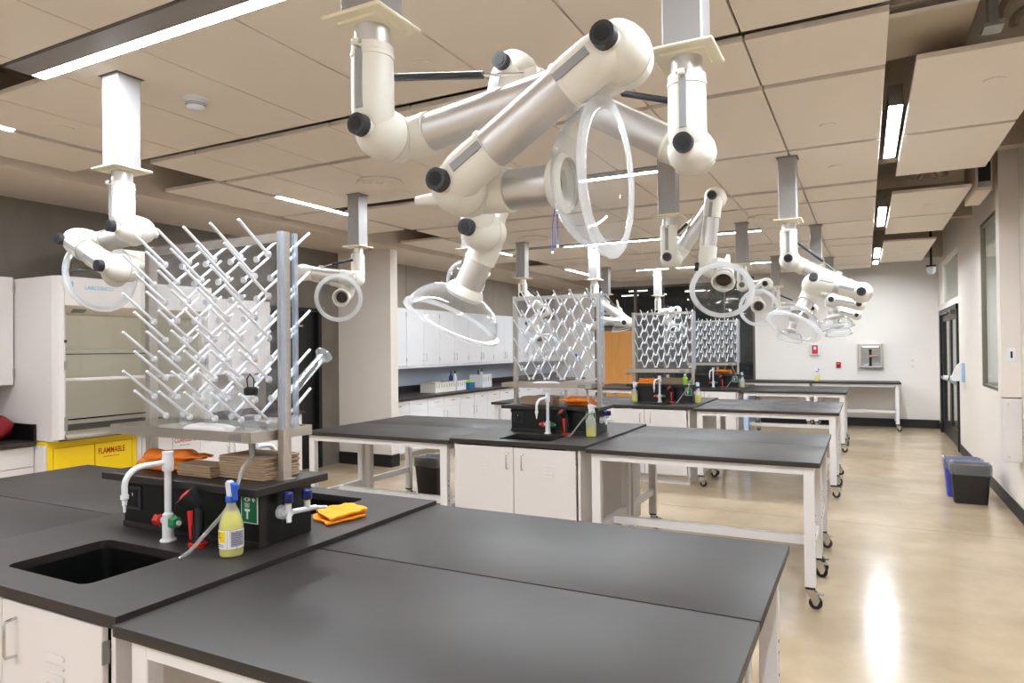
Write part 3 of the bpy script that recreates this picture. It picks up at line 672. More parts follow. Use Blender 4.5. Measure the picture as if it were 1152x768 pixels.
def make_shower(label):
    x, y = -2.175, PY0-.052
    t = thing('eyewash_sprayer', label, 'eyewash', (x, y, TZ), 'black hand-held eyewash sprayers')
    MB().tube([(x, y-.02, TZ), (x, y-.02, TZ+.05), (x, y-.016, 1.0), (x, y-.02, 1.07)], .016, 12, radii=[.015, .016, .019, .02]).build('handle', 'black_plastic', t)
    hd = MB().lathe([(.02, 0), (.028, .02), (.042, .06), (.043, .066)], (x, y-.015, 1.072), (-.45, -.5, .7), 20, caps=(True, True)).build('spray_head', 'black_rubber', t)
    MB().lathe([(.024, .0665), (.016, .071)], (x, y-.015, 1.072), (-.45, -.5, .7), 16, caps=(True, True)).build('nozzle', 'red', hd)
    MB().prism([(-.014, .0), (.010, .004), (.004, -.1), (-.002, -.1)], 0, .006, T=lambda p: V((x-.004+p.x, y-.044-p.z, 1.06+p.y))).build('lever', 'red', t)
    MB().lathe([(.032, 0), (.034, .012), (.022, .014), (.02, 0)], (x+.0, y-.02, TZ), n=18).build('base_ring', 'red', t)
    return t
def spray_bottle(label, x, y, z, fill=.62, trig='blue', label_cols=True, rot=0.0, full=True):
    t = thing('spray_bottle', label, 'spray bottle', (x, y, z), 'spray bottles')
    R = .041
    prof = [(.0, .001), (R-.003, .0), (R, .006), (R, .105), (R-.004, .122), (.026, .152), (.017, .17), (.0145, .19)]
    MB().lathe(prof, (x, y, z), n=24).build('bottle', 'bottle_plastic', t)
    hh = .155*fill
    lp = [(.0, .003), (R-.005, .003), (R-.0035, .008)]
    if hh > .105: lp += [(R-.0035, .104), (R-.008, .121), (.024, hh)]
    else: lp += [(R-.0035, hh)]
    MB().lathe(lp+[(0, lp[-1][1])], (x, y, z), n=24).build('liquid', 'liquid_yellow', t)
    MB().lathe([(.0155, .182), (.0185, .184), (.0185, .202), (.014, .204)], (x, y, z), n=16, caps=(True, True)).build('collar', trig, t)
    d = V((math.cos(rot), math.sin(rot), 0)); q = V((-d.y, d.x, 0)); c = V((x, y, z))
    hdm = MB().prism([(-.016, .203), (.014, .203), (.016, .225), (.012, .25), (-.012, .256), (-.026, .246), (-.020, .225)], -.009, .009, T=lambda p: c + d*p.x + q*p.z + V((0, 0, p.y))).build('spray_head', 'white_plastic', t)
    MB().prism([(.008, .252), (.044, .246), (.044, .232), (.030, .230), (.036, .195), (.030, .188), (.022, .21), (.014, .228)], -.008, .008, T=lambda p: c + d*p.x + q*p.z + V((0, 0, p.y))).build('trigger', trig, t)
    if label_cols:
        lb_ = MB(); n = 14
        # wrap label: curved strip on the side that faces the aisle and the camera
        def strip(m, a0, a1, z0, z1, r):
            k = 8; A = [c + V((r*math.cos(a0+(a1-a0)*i/k), r*math.sin(a0+(a1-a0)*i/k), z0)) for i in range(k+1)]
            va = [m.bm.verts.new(p) for p in A]; vb = [m.bm.verts.new(p+V((0, 0, z1-z0))) for p in A]
            for i in range(k): m.bm.faces.new((va[i], va[i+1], vb[i+1], vb[i]))
            return m
        f0 = math.radians(-48)
        l_ = strip(MB(), f0-1.5, f0+1.5, .028, .092, R+.0006).build('label', 'label_white', t)
        strip(MB(), f0-1.4, f0-.35, .052, .088, R+.0010).build('hazard_panel', 'yellow_print', l_)
        strip(MB(), f0+.1, f0+1.3, .036, .088, R+.0010).build('print_panel', 'label_grey', l_)
        for i, (za, wd) in enumerate(((.081, .5), (.074, .4), (.066, .6))): strip(MB(), f0-1.3, f0-1.3+wd, za, za+.0025, R+.0014).build('print_line', 'text_dark', l_)
        for i in range(6): strip(MB(), f0+.15, f0+1.15-.1*(i % 3), .042+.0075*i, .044+.0075*i, R+.0014).build('print_line', 'text_dark', l_)
        for i in range(2): strip(MB(), f0-1.3, f0-.5, .036+.006*i, .038+.006*i, R+.0014).build('print_line', 'text_dark', l_)
    return t
# --- drying rack
RYC = Y0+.775
PEGC = [-1.995-.148*i for i in range(5)], [-2.068-.148*i for i in range(5)]
PZ = [2.002-.0785*i for i in range(9)]
FPY, RPY = RYC-.034, RYC+.034
def peg_mesh(sg):
    d = V((0, sg*.78, .626))
    return MB().cyl((0, 0, 0), d*.178, .0062, .0055, 8).lathe([(.0135, 0), (.0135, .004), (.009, .014)], (0, -sg*.003, 0), (0, sg, 0), 10, caps=(True, True)).mesh('peg', 'peg_white')
PEGM = {-1: peg_mesh(-1), 1: peg_mesh(1)}
def make_rack(label):
    t = thing('drying_rack', label, 'drying rack', (-2.34, RYC, 1.152), 'pegboard drying racks on the plinths')
    for px in (-2.735, -1.957):
        MB().box(px-.016, px+.016, RYC-.02, RYC+.02, 1.152, 2.09, .002).build('post', 'steel', t)
        MB().box(px-.03, px+.03, RYC-.03, RYC+.03, 1.152, 1.157).build('foot', 'steel', t)
    MB().box(-2.719, -1.973, RYC-.012, RYC+.012, 2.055, 2.085).build('top_rail', 'steel', t)
    for yy in (FPY, RPY):
        MB().box(-2.752, -1.94, yy-.004, yy+.004, 1.345, 2.085).build('panel', 'acrylic_sheet', t)
        MB().box(-1.94, -1.926, yy-.009, yy+.009, 1.345, 2.085).build('panel_edge', 'acrylic_edge', t)
    tr = MB().box(-2.80, -1.985, RYC-.135, RYC+.165, 1.31, 1.314).build('tray', 'steel', t)
    MB().box(-2.80, -1.985, RYC-.139, RYC-.135, 1.302, 1.34).box(-2.80, -1.985, RYC+.165, RYC+.169, 1.302, 1.34).box(-2.804, -2.80, RYC-.139, RYC+.169, 1.302, 1.34).box(-1.985, -1.981, RYC-.139, RYC+.169, 1.302, 1.34).build('lip', 'steel', tr)
    MB().cyl((-2.03, RYC-.09, 1.31), (-2.03, RYC-.09, 1.25), .014, .010, n=12).build('drain_spout', 'galv', tr)
    MB().box(-2.10, -2.03, RYC-.1395, RYC-.139, 1.308, 1.334).build('rating_plate', 'galv', tr)
    for sg, yy in ((-1, FPY-.004), (1, RPY+.004)):
        for i, z_ in enumerate(PZ):
            for x_ in PEGC[i % 2]:
                o = bpy.data.objects.new('peg', PEGM[sg]); COL.objects.link(o); o.parent = t
                o.location = V((x_, yy, z_)) - V(t['_a'])
    return t
def make_hose(label):
    pts = [(-2.03, RYC-.09, 1.25), (-2.0, PY0-.02, 1.215), (-1.955, PY0-.085, 1.165), (-1.965, PY0-.095, 1.12), (-2.01, PY0-.098, 1.068), (-2.05, PY0-.135, 1.006), (-2.085, PY0-.175, .948), (-2.13, PY0-.215, .905), (-2.15, PY0-.225, .88)]
    return MB().tube(pts, .0068, 10).build('drain_hose', 'tube_clear', None, label, 'hose', 'clear drain hoses', loc=(-2.03, RYC-.09, 1.26))
builders = [
 (make_cabinet, 'white steel sink cabinet with louvred doors under the %s', None),
 (make_sinktop, 'black sink worktop with front and rear basins on the %s', None),
 (make_plinth, 'black service plinth with green eyewash sign on the %s', None),
 (lambda l: make_tap(l, True), 'white gas tap with two blue knobs on the aisle end of the %s plinth', None),
 (lambda l: make_tap(l, False), 'white gas tap with two blue knobs on the left end of the %s plinth', None),
 (lambda l: make_faucet(l, False), 'white gooseneck lab faucet with red and green handles, front of the %s', None),
 (lambda l: make_faucet(l, True), 'white gooseneck lab faucet behind the drying rack of the %s', None),
 (make_shower, 'black hand-held eyewash sprayer with red lever on the %s plinth', None),
 (make_rack, 'clear pegboard drying rack with white pegs on the %s', None),
 (make_hose, 'clear plastic drain hose below the drying rack of the %s', None)]
for fn, lb, _ in builders:
    p = fn(lb % ISL[0])
    for k in range(1, 4): copy_tree(p, (0, k*PITCH, 0), lb % ISL[k])

# ------------------------------------------------------------ left wall: cupboards, fume cupboard, worktops
def bar_handle(m, p, d, L, out, n=8):
    """D handle: p centre on the face, d along, out away from the face"""
    p, d, out = V(p), V(d), V(out); a, b = p - d*L/2, p + d*L/2
    return m.tube([a, a+out*.8, a+out+d*.006, b+out-d*.006, b+out*.8, b], .0045, n)
def base_unit(label, y0, y1, xf, m='cabinet_white', drawers=1, doors=2, ztop=.88):
    t = thing('base_cabinet', label, 'cabinet', ((XL+xf)/2, (y0+y1)/2, 0), 'white base cabinets along the left wall')
    MB().box(XL+.01, xf-.02, y0+.001, y1-.001, .1, ztop).build('carcass', m, t)
    MB().box(XL+.05, xf-.08, y0+.004, y1-.004, 0, .1).build('toe_kick', 'steel', t)
    zd = ztop-.17; wd = (y1-y0)/max(doors, 1)
    for i in range(drawers):
        a = y0+(y1-y0)/drawers*i+.004; b = y0+(y1-y0)/drawers*(i+1)-.004
        d = MB().box(xf-.02, xf, a, b, zd, ztop-.008, .002).build('drawer', m, t)
        bar_handle(MB(), (xf, (a+b)/2, zd+.09), (0, 1, 0), .11, (.028, 0, 0)).build('handle', 'chrome', d)
    for i in range(doors):
        a = y0+wd*i+.004; b = y0+wd*(i+1)-.004
        d = MB().box(xf-.02, xf, a, b, .115, zd-.006, .002).build('door', m, t)
        hy = b-.04 if (i % 2 == 0 and doors > 1) else a+.04
        bar_handle(MB(), (xf, hy, zd-.12), (0, 0, 1), .11, (.028, 0, 0)).build('handle', 'chrome', d)
    return t
def wall_unit(label, y0, y1, xf=-6.42, z0=1.37, z1=2.285, m='cabinet_white'):
    t = thing('wall_cabinet', label, 'cabinet', ((XL+xf)/2, (y0+y1)/2, z0), 'white wall cabinets along the left wall')
    MB().box(XL+.022, xf-.02, y0+.001, y1-.001, z0, z1).build('carcass', m, t)
    ym = (y0+y1)/2
    for a, b, hy, gy in ((y0+.003, ym-.002, ym-.04, y0+.003), (ym+.002, y1-.003, ym+.04, y1-.003)):
        d = MB().box(xf-.02, xf, a, b, z0+.003, z1-.003, .002).build('door', m, t)
        bar_handle(MB(), (xf, hy, z0+.13), (0, 0, 1), .11, (.028, 0, 0)).build('handle', 'chrome', d)
        for zz in (z0+.1, z1-.1): MB().box(xf-.01, xf+.006, gy-.006, gy+.006, zz-.035, zz+.035).build('hinge', 'steel', d)
    return t
bu = base_unit('white base cabinet with drawer left of the fume cupboard', 2.26, 3.19, -6.09, drawers=1)
MB().box(XL+.02, -5.955, 3.192, 3.212, 0, .88).build('end_panel', 'cabinet_white', bu)
base_unit('white base cabinet at the far left end of the left wall', 1.33, 2.26, -6.09, drawers=1)
wall_unit('white wall cabinet just left of the fume cupboard', 2.27, 3.205)
wall_unit('white wall cabinet at the far left end of the left wall', 1.33, 2.27)
wt = thing('wall_worktop', 'black worktop with upstand left of the fume cupboard', 'worktop', (-6.4, 2.3, .882))
MB().box(XL+.022, -6.055, 1.34, 3.19, .882, .914, .003).build('slab', 'epoxy', wt)
MB().box(XL+.022, XL+.042, 1.34, 3.19, .914, 1.05).build('upstand', 'epoxy', wt)
MB().box(XL+.042, -6.10, 3.19, 3.21, .914, 1.05).build('end_upstand', 'epoxy_box', wt)
base_unit('white base cabinet right of the fume cupboard, nearest the dark door', 5.44, 6.14, -6.03, drawers=1, doors=2)
base_unit('white base cabinet right of the fume cupboard, next to the corrosive cabinet', 4.73, 5.44, -6.03, drawers=1, doors=2)
MB().box(XL+.022, -5.99, 4.73, 6.16, .882, .914, .003).build('wall_worktop', 'epoxy', None, 'black worktop between the fume cupboard and the dark door', 'worktop', loc=(-6.4, 5.5, .882))
wall_unit('white wall cabinet just right of the fume cupboard', 4.74, 6.02, z0=1.37, z1=2.23)
NB = 8; ya, yb = 7.85, 15.40; wu = (yb-ya)/NB
ordn = ['first', 'second', 'third', 'fourth', 'fifth', 'sixth', 'seventh', 'eighth']
for i in range(NB):
    base_unit('white base cabinet beyond the stub wall, %s of eight' % ordn[i], ya+wu*i, ya+wu*(i+1), -6.03, 'cabinet_cool', 2, 2)
    wall_unit('white wall cabinet beyond the stub wall, %s of eight' % ordn[i], ya+wu*i, ya+wu*(i+1), m='cabinet_cool')
wt = thing('wall_worktop', 'long black worktop with upstand beyond the stub wall', 'worktop', (-6.4, 11.6, .882))
MB().box(XL+.022, -5.995, ya-.01, yb+.02, .882, .914, .003).build('slab', 'epoxy', wt)
MB().box(XL+.022, XL+.042, ya-.01, yb+.02, .914, 1.03).build('upstand', 'epoxy', wt)
MB().box(XL+.05, -6.43, ya, yb, 1.335, 1.369).build('light_valance', 'cabinet_cool', None, 'pale valance strip below the far wall cabinets', 'valance', loc=(-6.6, 11.6, 1.335))
ot = thing('wall_outlet', 'black socket plate on the splashback beside the stub wall', 'socket', (XL+.03, 8.15+.75, 1.15))
MB().box(XL+.02, XL+.028, 8.86, 8.94, 1.09, 1.21, .002).build('plate', 'black_plastic', ot)
MB().box(XL+.028, XL+.031, 8.88, 8.92, 1.105, 1.195).build('socket_face', 'epoxy_box', ot)

# fume cupboard
HF, HA, HB = -5.82, 3.215, 4.72
fh = thing('fume_cupboard', 'beige fume cupboard with glass sash on the left wall', 'fume cupboard', (-6.3, (HA+HB)/2, .9))
MB().box(XL+.01, HF-.06, HA, HA+.05, .914, 2.27, .002).build('side_panel', 'cabinet_white', fh)
MB().box(XL+.01, HF-.06, HB-.05, HB, .914, 2.27, .002).build('side_panel', 'cabinet_white', fh)
for a, sg in ((HA, 1), (HB, -1)):
    jb = MB().prism([(HF-.06, a), (HF, a+sg*.02), (HF, a+sg*.06), (HF-.05, a+sg*.10), (HF-.09, a+sg*.10), (HF-.09, a+sg*.05), (HF-.06, a+sg*.05)], .93, 2.27).build('front_jamb', 'cabinet_white', fh)
    MB().box(HF-.02, HF+.002, a+sg*.062, a+sg*.088, 1.0, 1.11).build('service_socket', 'steel', jb)
    MB().box(HF-.02, HF+.002, a+sg*.062, a+sg*.088, 1.50, 1.57).build('control_knob', 'galv', jb)
    MB().box(HF-.02, HF+.002, a+sg*.064, a+sg*.084, 1.72, 1.745).build('switch', 'black_plastic', jb)
MB().box(HF-.05, HF-.01, HA+.07, HB-.07, 2.03, 2.27, .003).build('fascia', 'cabinet_white', fh)
MB().box(XL+.01, HF-.05, HA+.05, HB-.05, 2.22, 2.265).build('lid', 'cabinet_white', fh)
MB().prism([(HF-.05, 2.03), (HF-.012, 2.03), (HF-.13, 1.955), (HF-.15, 1.955)], HA+.09, HB-.09, T=lambda p: V((p.x, p.z, p.y))).build('airflow_visor', 'liner_grey', fh)
vg = MB().obox((HF-.07, HA+.22, 1.992), (.85, 0, .53), (0, 1, 0), (-.53, 0, .85), .025, .055, .004).build('visor_grille', 'galv', fh)
MB().box(XL+.02, XL+.10, HA+.05, HB-.05, .96, 2.22).build('liner', 'liner_grey', fh)
MB().box(XL+.10, HF-.1, HA+.05, HA+.06, .96, 2.2).box(XL+.10, HF-.1, HB-.06, HB-.05, .96, 2.2).build('liner_side', 'liner_grey', fh)
MB().box(XL+.10, XL+.11, HA+.1, HB-.1, 1.0, 1.012).box(XL+.10, XL+.105, HA+.06, HB-.06, 1.62, 1.63).build('baffle_slot', 'black_rubber', fh)
sh = MB().box(HF-.115, HF-.108, HA+.09, HB-.09, 1.42, 1.99).build('sash', 'sash_glass', fh)
MB().box(HF-.125, HF-.098, HA+.09, HB-.09, 1.40, 1.425, .002).build('sash_rail', 'cabinet_white', sh)
MB().box(HF-.118, HF-.105, HA+.09, HB-.09, 1.665, 1.672).build('sash_joint', 'galv', sh)
MB().box(XL+.1, HF-.02, HA+.05, HB-.05, .914, .96).build('work_surface', 'epoxy', fh)
MB().prism([(HF-.10, .985), (HF-.02, .97), (HF+.02, .945), (HF+.02, .925), (HF-.03, .925), (HF-.03, .955), (HF-.10, .972)], HA+.07, HB-.07, T=lambda p: V((p.x, p.z, p.y))).build('airfoil_sill', 'steel', fh)
MB().box(XL+.45, XL+.55, HA+.3, HB-.3, 2.195, 2.215).build('hood_fill_lamp', 'hood_fill', fh)  # unseen strip added under the lid to brighten the liner
MB().box(XL+.12, HF-.30, HA+.62, HA+.98, 2.265, 2.6, .004).build('exhaust_collar', 'steel', fh)
MB().box(XL+.10, HF-.28, HA+.59, HA+1.01, 2.40, 2.43).build('collar_flange', 'bronze', fh)
TX = lambda y, z, x=HF-.0095: (lambda p: V((x+p.z, y+p.x, z+p.y)))
text_mesh('brand_lettering', 'LABCONCO', .045, 'text_blue', TX(HA+.36, 2.185), fh)
lg = MB(); 
for dx, dz in ((0, .028), (0, -.028), (-.026, 0), (.0, .004)):
    s_ = .013; TT = TX(HA+.135, 2.19)
    lg.prism([(dx-s_, dz), (dx, dz-s_), (dx+s_, dz), (dx, dz+s_)], 0, .001, TT)
lg.build('brand_mark', 'text_blue', fh)
# yellow flammables cabinet and white corrosives cabinet beneath it
def haz(label, y0, y1, m, word, wc, name):
    t = thing(name, label, 'cabinet', (-6.35, (y0+y1)/2, 0))
    xf = -5.95
    MB().box(XL+.01, xf-.02, y0+.002, y1-.002, .06, .905).build('carcass', m, t)
    MB().box(XL+.05, xf-.08, y0+.01, y1-.01, 0, .06).build('toe_kick', 'base_black', t)
    MB().box(xf-.02, xf-.006, y0+.002, y0+.045, .06, .905).box(xf-.02, xf-.006, y1-.045, y1-.002, .06, .905).box(xf-.02, xf-.006, y0+.045, y1-.045, .855, .905).build('face_frame', m, t)
    ym = (y0+y1)/2
    for i, (a, b) in enumerate(((y0+.05, ym-.003), (ym+.003, y1-.05))):
        d = MB().box(xf-.02, xf, a, b, .08, .848, .003).build('door', m, t)
        bar_handle(MB(), (xf, (b-.05 if i == 0 else a+.05), .45), (0, 0, 1), .12, (.028, 0, 0)).build('handle', 'chrome', d)
        if i == 1:
            T_ = lambda p: V((xf+.0006+p.z, (a+b)/2-.02+p.x*.62, .775+p.y))
            text_mesh('lettering', word, .072, wc, T_, d)
            MB().box(xf, xf+.001, a+.07, b-.12, .722, .727).build('small_print', wc, d)
    return t
haz('yellow steel flammables cabinet under the left half of the fume cupboard', 3.215, 3.99, 'yellow', 'FLAMMABLE', 'text_red', 'flammables_cabinet')
haz('white corrosives cabinet under the right half of the fume cupboard', 3.99, 4.715, 'cabinet_white', 'CORROSIVE', 'text_red', 'corrosives_cabinet')
def gloves(label, x, y, z, L, ang, seed):
    t = thing('rubber_gloves', label, 'gloves', (x, y, z), 'orange rubber gloves')
    rnd = random.Random(seed)
    for g in range(2):
        th = ang+(g*.25-.12); d = V((math.cos(th), math.sin(th), 0)); q = V((-d.y, d.x, 0))
        o = V((x, y, z))+q*(.03*(g*2-1))+V((0, 0, .002+.03*g)); M = MB()
        def fl(p): return p
        def ftube(pts, rad):
            n0 = len(M.bm.verts); M.tube(pts, .01, 10, radii=rad); M.bm.verts.ensure_lookup_table()
            zc = sum(p.z for p in pts)/len(pts)
            for v in M.bm.verts[n0:]: v.co.z = max(o.z, o.z+(v.co.z-o.z)*.62)
        up = V((0, 0, 1))
        ftube([o-d*L*.5+up*.022, o-d*L*.3+up*.02, o-d*L*.05+up*.026, o+d*L*.12+up*.026, o+d*L*.2+up*.02], [.052, .042, .045, .05, .036])
        for i in range(4):
            sx = (i-1.5)*.02; b0 = o+d*L*.12+q*sx+up*.02; cv = rnd.uniform(-.02, .02)
            ftube([b0, b0+d*L*.16+q*cv+up*.012, b0+d*L*.3+q*cv*2.2+up*.004], [.0135, .013, .009])
        b0 = o+q*.04+up*.02
        ftube([b0-d*L*.02, b0+d*L*.1+q*.025, b0+d*L*.18+q*.03], [.015, .013, .009])
        M.build('glove', 'orange_rubber', t, ang=70)
    return t
def lump(name, label, cat, c, rx, ry, rz, m, seed=0, group=None, wob=.18, loc=None, n=20, k=12, freq=3.0):
    """soft crumpled thing: a flattened rounded body with folds"""
    rnd = random.Random(seed); ph = [rnd.uniform(0, 6.28) for _ in range(8)]
    M = MB(); rings = []
    for j in range(k+1):
        t = math.pi*j/k; row = []
        for i in range(n):
            a = 2*math.pi*i/n
            f = 1+wob*(math.sin(freq*a+ph[0]+2*t)*.6+math.sin((freq+2)*a+ph[1]-3*t)*.4)
            sx = abs(math.cos(a))**.7*math.copysign(1, math.cos(a)); sy = abs(math.sin(a))**.7*math.copysign(1, math.sin(a))
            st = math.sin(t)**.6 if 0 < j < k else .001
            z = rz*(1-math.cos(t))*(1+wob*.5*math.sin(4*a+ph[2])*st*(1 if j > k/2 else 0))
            row.append(M.bm.verts.new((c[0]+rx*sx*st*f, c[1]+ry*sy*st*f, c[2]+max(z, 0))))
        rings.append(row)
    M.skin(rings)
    return M.build(name, m, None, label, cat, group, loc=tuple(c), ang=70)
lump('cloth_bag', 'crumpled red cloth bag on the worktop left of the fume cupboard', 'bag', (-6.42, 3.02, .915), .15, .13, .105, 'dark_red', 3)

# boxes and tubs on the far left worktop
def tub(label, x, y, w_, d_, h_, m, holes=True, z=.9145):
    t = thing('storage_basket', label, 'basket', (x, y, z), 'small baskets on the far worktop')
    mm = MB(); th = .006
    mm.box(x-d_/2, x+d_/2, y-w_/2, y+w_/2, z, z+th).box(x-d_/2, x+d_/2, y-w_/2, y-w_/2+th, z+th, z+h_).box(x-d_/2, x+d_/2, y+w_/2-th, y+w_/2, z+th, z+h_).box(x-d_/2, x-d_/2+th, y-w_/2+th, y+w_/2-th, z+th, z+h_).box(x+d_/2-th, x+d_/2, y-w_/2+th, y+w_/2-th, z+th, z+h_)
    mm.build('tub', m, t)
    MB().box(x-d_/2-.006, x+d_/2+.006, y-w_/2-.006, y-w_/2+th, z+h_-.012, z+h_).box(x-d_/2-.006, x+d_/2+.006, y+w_/2-th, y+w_/2+.006, z+h_-.012, z+h_).box(x-d_/2-.006, x-d_/2+th, y-w_/2, y+w_/2, z+h_-.012, z+h_).box(x+d_/2-th, x+d_/2+.006, y-w_/2, y+w_/2, z+h_-.012, z+h_).build('rim', m, t)
    if holes:
        n = max(2, int(w_/.07))
        for i in range(n):
            yy = y-w_/2+w_*(i+.5)/n; MB().box(x+d_/2, x+d_/2+.001, yy-.008, yy+.008, z+h_*.45, z+h_*.8).build('slot', 'galv', t)
    return t
tub('wide cream plastic basket on the far left worktop', -6.42, 9.68, .62, .30, .17, 'cream')
tub('white basket beside the wide cream one on the far left worktop', -6.42, 10.2, .30, .28, .17, 'white_plastic')
tub('small blue tub on the far left worktop', -6.40, 10.60, .18, .2, .11, 'teal_box', False)
tub('tall white basket at the right of the row on the far left worktop', -6.42, 11.12, .34, .28, .24, 'white_plastic')
lump('sponge_pile', 'lime green sponges in the small blue tub', 'sponge', (-6.40, 10.60, .99), .07, .06, .045, 'lime', 9)
for i, (yy, hh, m_) in enumerate(((10.13, .34, 'navy'), (10.26, .33, 'white_plastic'), (11.08, .32, 'black_plastic'), (11.2, .33, 'label_white'))):
    x = -6.45
    b_ = thing('wash_bottle', ['dark blue bottle standing in the white basket', 'white bottle with dark cap standing in the white basket', 'black-capped bottle in the tall white basket', 'pale bottle in the tall white basket'][i], 'bottle', (x, yy, .921), 'bottles in the far baskets')
    MB().lathe([(.034, 0), (.036, .01), (.036, hh*.65), (.016, hh*.8), (.014, hh*.86)], (x, yy, .921), n=16, caps=(True, True)).build('body', m_, b_)
    MB().lathe([(.017, hh*.85), (.017, hh*.95), (.008, hh)], (x, yy, .921), n=14, caps=(True, True)).build('cap', 'black_plastic' if i else 'navy', b_)

# ------------------------------------------------------------ back wall
for i, bx in enumerate((-.945, -2.487)):
    copy_tree(proto_bench, V((bx, 14.62, 0))-proto_bench.location, ['black-topped white bench against the back wall, nearer the aisle', 'black-topped white bench against the back wall, in front of the glazing'][i])
a = thing('fire_alarm', 'white fire alarm sounder with red face on the back wall', 'alarm', (-.92, YB, 1.54))
MB().box(-1.006, -.84, YB-.07, YB-.001, 1.43, 1.655, .008).build('housing', 'white_plastic', a)
MB().box(-.98, -.866, YB-.075, YB-.07, 1.455, 1.63, .002).build('face', 'red', a)
MB().prism([(-.945, 1.60), (-.90, 1.60), (-.90, 1.54), (-.945, 1.54)], 0, .008, T=lambda p: V((p.x, YB-.075-p.z, p.y))).build('strobe', 'label_white', a)
a = thing('pull_station', 'small dark red fire pull station on the back wall', 'fire alarm', (-.487, YB, 1.23))
MB().box(-.53, -.444, YB-.04, YB-.001, 1.17, 1.285, .004).build('housing', 'red', a)
MB().box(-.515, -.459, YB-.05, YB-.04, 1.185, 1.225, .002).build('handle', 'dark_red', a)
MB().box(-.505, -.469, YB-.042, YB-.04, 1.245, 1.255).build('lettering_bar', 'label_white', a)
n_ = thing('eyewash_cabinet', 'stainless wall recess with valve and added glow strip on the back wall', 'wall cabinet', (.093, YB, 1.41))
bx0, bx1, bz0, bz1 = -.132, .318, 1.177, 1.642
MB().box(bx0, bx1, YB-.012, YB-.001, bz0, bz1).build('back_plate', 'galv', n_)
MB().box(bx0, bx0+.05, YB-.1, YB-.012, bz0, bz1).box(bx1-.05, bx1, YB-.1, YB-.012, bz0, bz1).build('side', 'steel', n_)
MB().prism([(YB-.1, bz0), (YB-.012, bz0), (YB-.012, bz0+.07), (YB-.1, bz0+.03)], bx0+.05, bx1-.05, T=lambda p: V((p.z, p.x, p.y))).build('sill', 'chrome', n_)
MB().box(bx0+.05, bx1-.05, YB-.1, YB-.012, bz1-.05, bz1).build('hood', 'chrome', n_)
MB().box(bx0+.08, bx1-.08, YB-.08, YB-.05, bz1-.056, bz1-.05).build('glow_strip', 'nook_glow', n_)  # glowing strip imitates the bright reflections along the recess edge
MB().cyl((.09, YB-.05, bz0+.06), (.09, YB-.05, bz1-.12), .02, n=12).lathe([(.022, 0), (.03, .02), (.022, .05)], (.09, YB-.05, bz1-.15), n=12).build('valve', 'black_rubber', n_)
MB().cyl((.09, YB-.05, 1.40), (.2, YB-.06, 1.41), .012, n=10).lathe([(.02, 0), (.026, .015), (.02, .03)], (.09, YB-.06, 1.40), (0, -1, 0), 12, caps=(True, True)).build('handle', 'handle_orange', n_)
for i, zz in enumerate((1.20, 1.31)):
    o_ = thing('wall_outlet', ['white socket plate on the back wall near the door, lower', 'white socket plate on the back wall near the door, upper'][i], 'socket', (.82, YB, zz))
    MB().box(.76, .88, YB-.008, YB-.001, zz-.04, zz+.04, .002).build('plate', 'wall_white', o_)
    MB().box(.79, .85, YB-.010, YB-.008, zz-.02, zz+.02).build('socket_face', 'cabinet_white', o_)
spray_bottle('yellow spray bottle with blue trigger on the bench by the back wall', -.86, 14.85, ZT+.001, .95, 'blue', False, rot=.3)

# ------------------------------------------------------------ right wall
c_ = thing('wall_panel_box', 'white metal panel box low on the right wall pier', 'electrical box', (1.18, 7.7, .84))
MB().box(1.108, XR-.001, 7.60, 7.78, .55, 1.13, .004).build('casing', 'cabinet_white', c_)
MB().box(1.118, XR-.006, 7.594, 7.60, .56, 1.12, .002).build('cover', 'cabinet_white', c_)
for zz in (.60, 1.08): MB().cyl((1.15, 7.594, zz), (1.15, 7.591, zz), .008, n=8).build('screw', 'steel', c_)
c_ = thing('light_switch', 'small light switch on the right wall pier', 'switch', (1.18, 7.62, 1.53))
MB().box(1.155, 1.215, 7.614, 7.6195, 1.47, 1.59, .002).build('plate', 'white_plastic', c_)
MB().box(1.175, 1.190, 7.608, 7.614, 1.50, 1.56).build('rocker', 'black_plastic', c_)
c_ = thing('wall_outlet', 'white socket plate low on the right wall near the pier', 'socket', (XR, 7.1, .42))
MB().box(XR-.008, XR-.001, 7.06, 7.14, .36, .48, .002).build('plate', 'white_plastic', c_)
MB().box(XR-.010, XR-.008, 7.08, 7.12, .385, .455).build('socket_face', 'label_grey', c_)
c_ = thing('soap_dispenser', 'white wall dispenser with curved cover and jutting arm beside the glass door', 'dispenser', (1.2, 11.65, 1.2))
MB().box(1.215, XR-.001, 11.60, 11.70, 1.08, 1.36, .004).build('back_plate', 'film_blue', c_)
MB().prism([(1.215, 1.10), (1.10, 1.10), (1.105, 1.17), (1.13, 1.25), (1.165, 1.32), (1.215, 1.37)], 11.595, 11.705, T=lambda p: V((p.x, p.z, p.y))).build('cover', 'white_plastic', c_)
ar = MB().cyl((1.11, 11.65, 1.14), (1.0, 11.65, 1.15), .034, .03, 14).build('arm', 'white_plastic', c_)
MB().cyl((1.075, 11.65, 1.143), (1.06, 11.65, 1.145), .036, n=14).build('arm_band', 'black_rubber', ar)
sc_ = thing('ceiling_camera', 'white dome camera on a dark pole near the back right corner', 'camera', (1.06, 14.2, 3.75))
MB().cyl((1.06, 14.2, 3.02), (1.06, 14.2, ZD), .02, n=12).build('pole', 'black_plastic', sc_)
MB().cyl((1.06, 14.2, 3.0), (1.06, 14.2, 3.03), .08, n=20).build('mount', 'black_plastic', sc_)
MB().lathe([(.075, 0), (.078, -.04), (.06, -.1), (.03, -.13), (.0, -.135)], (1.06, 14.2, 3.0), n=20, caps=(True, False)).build('dome', 'white_plastic', sc_)
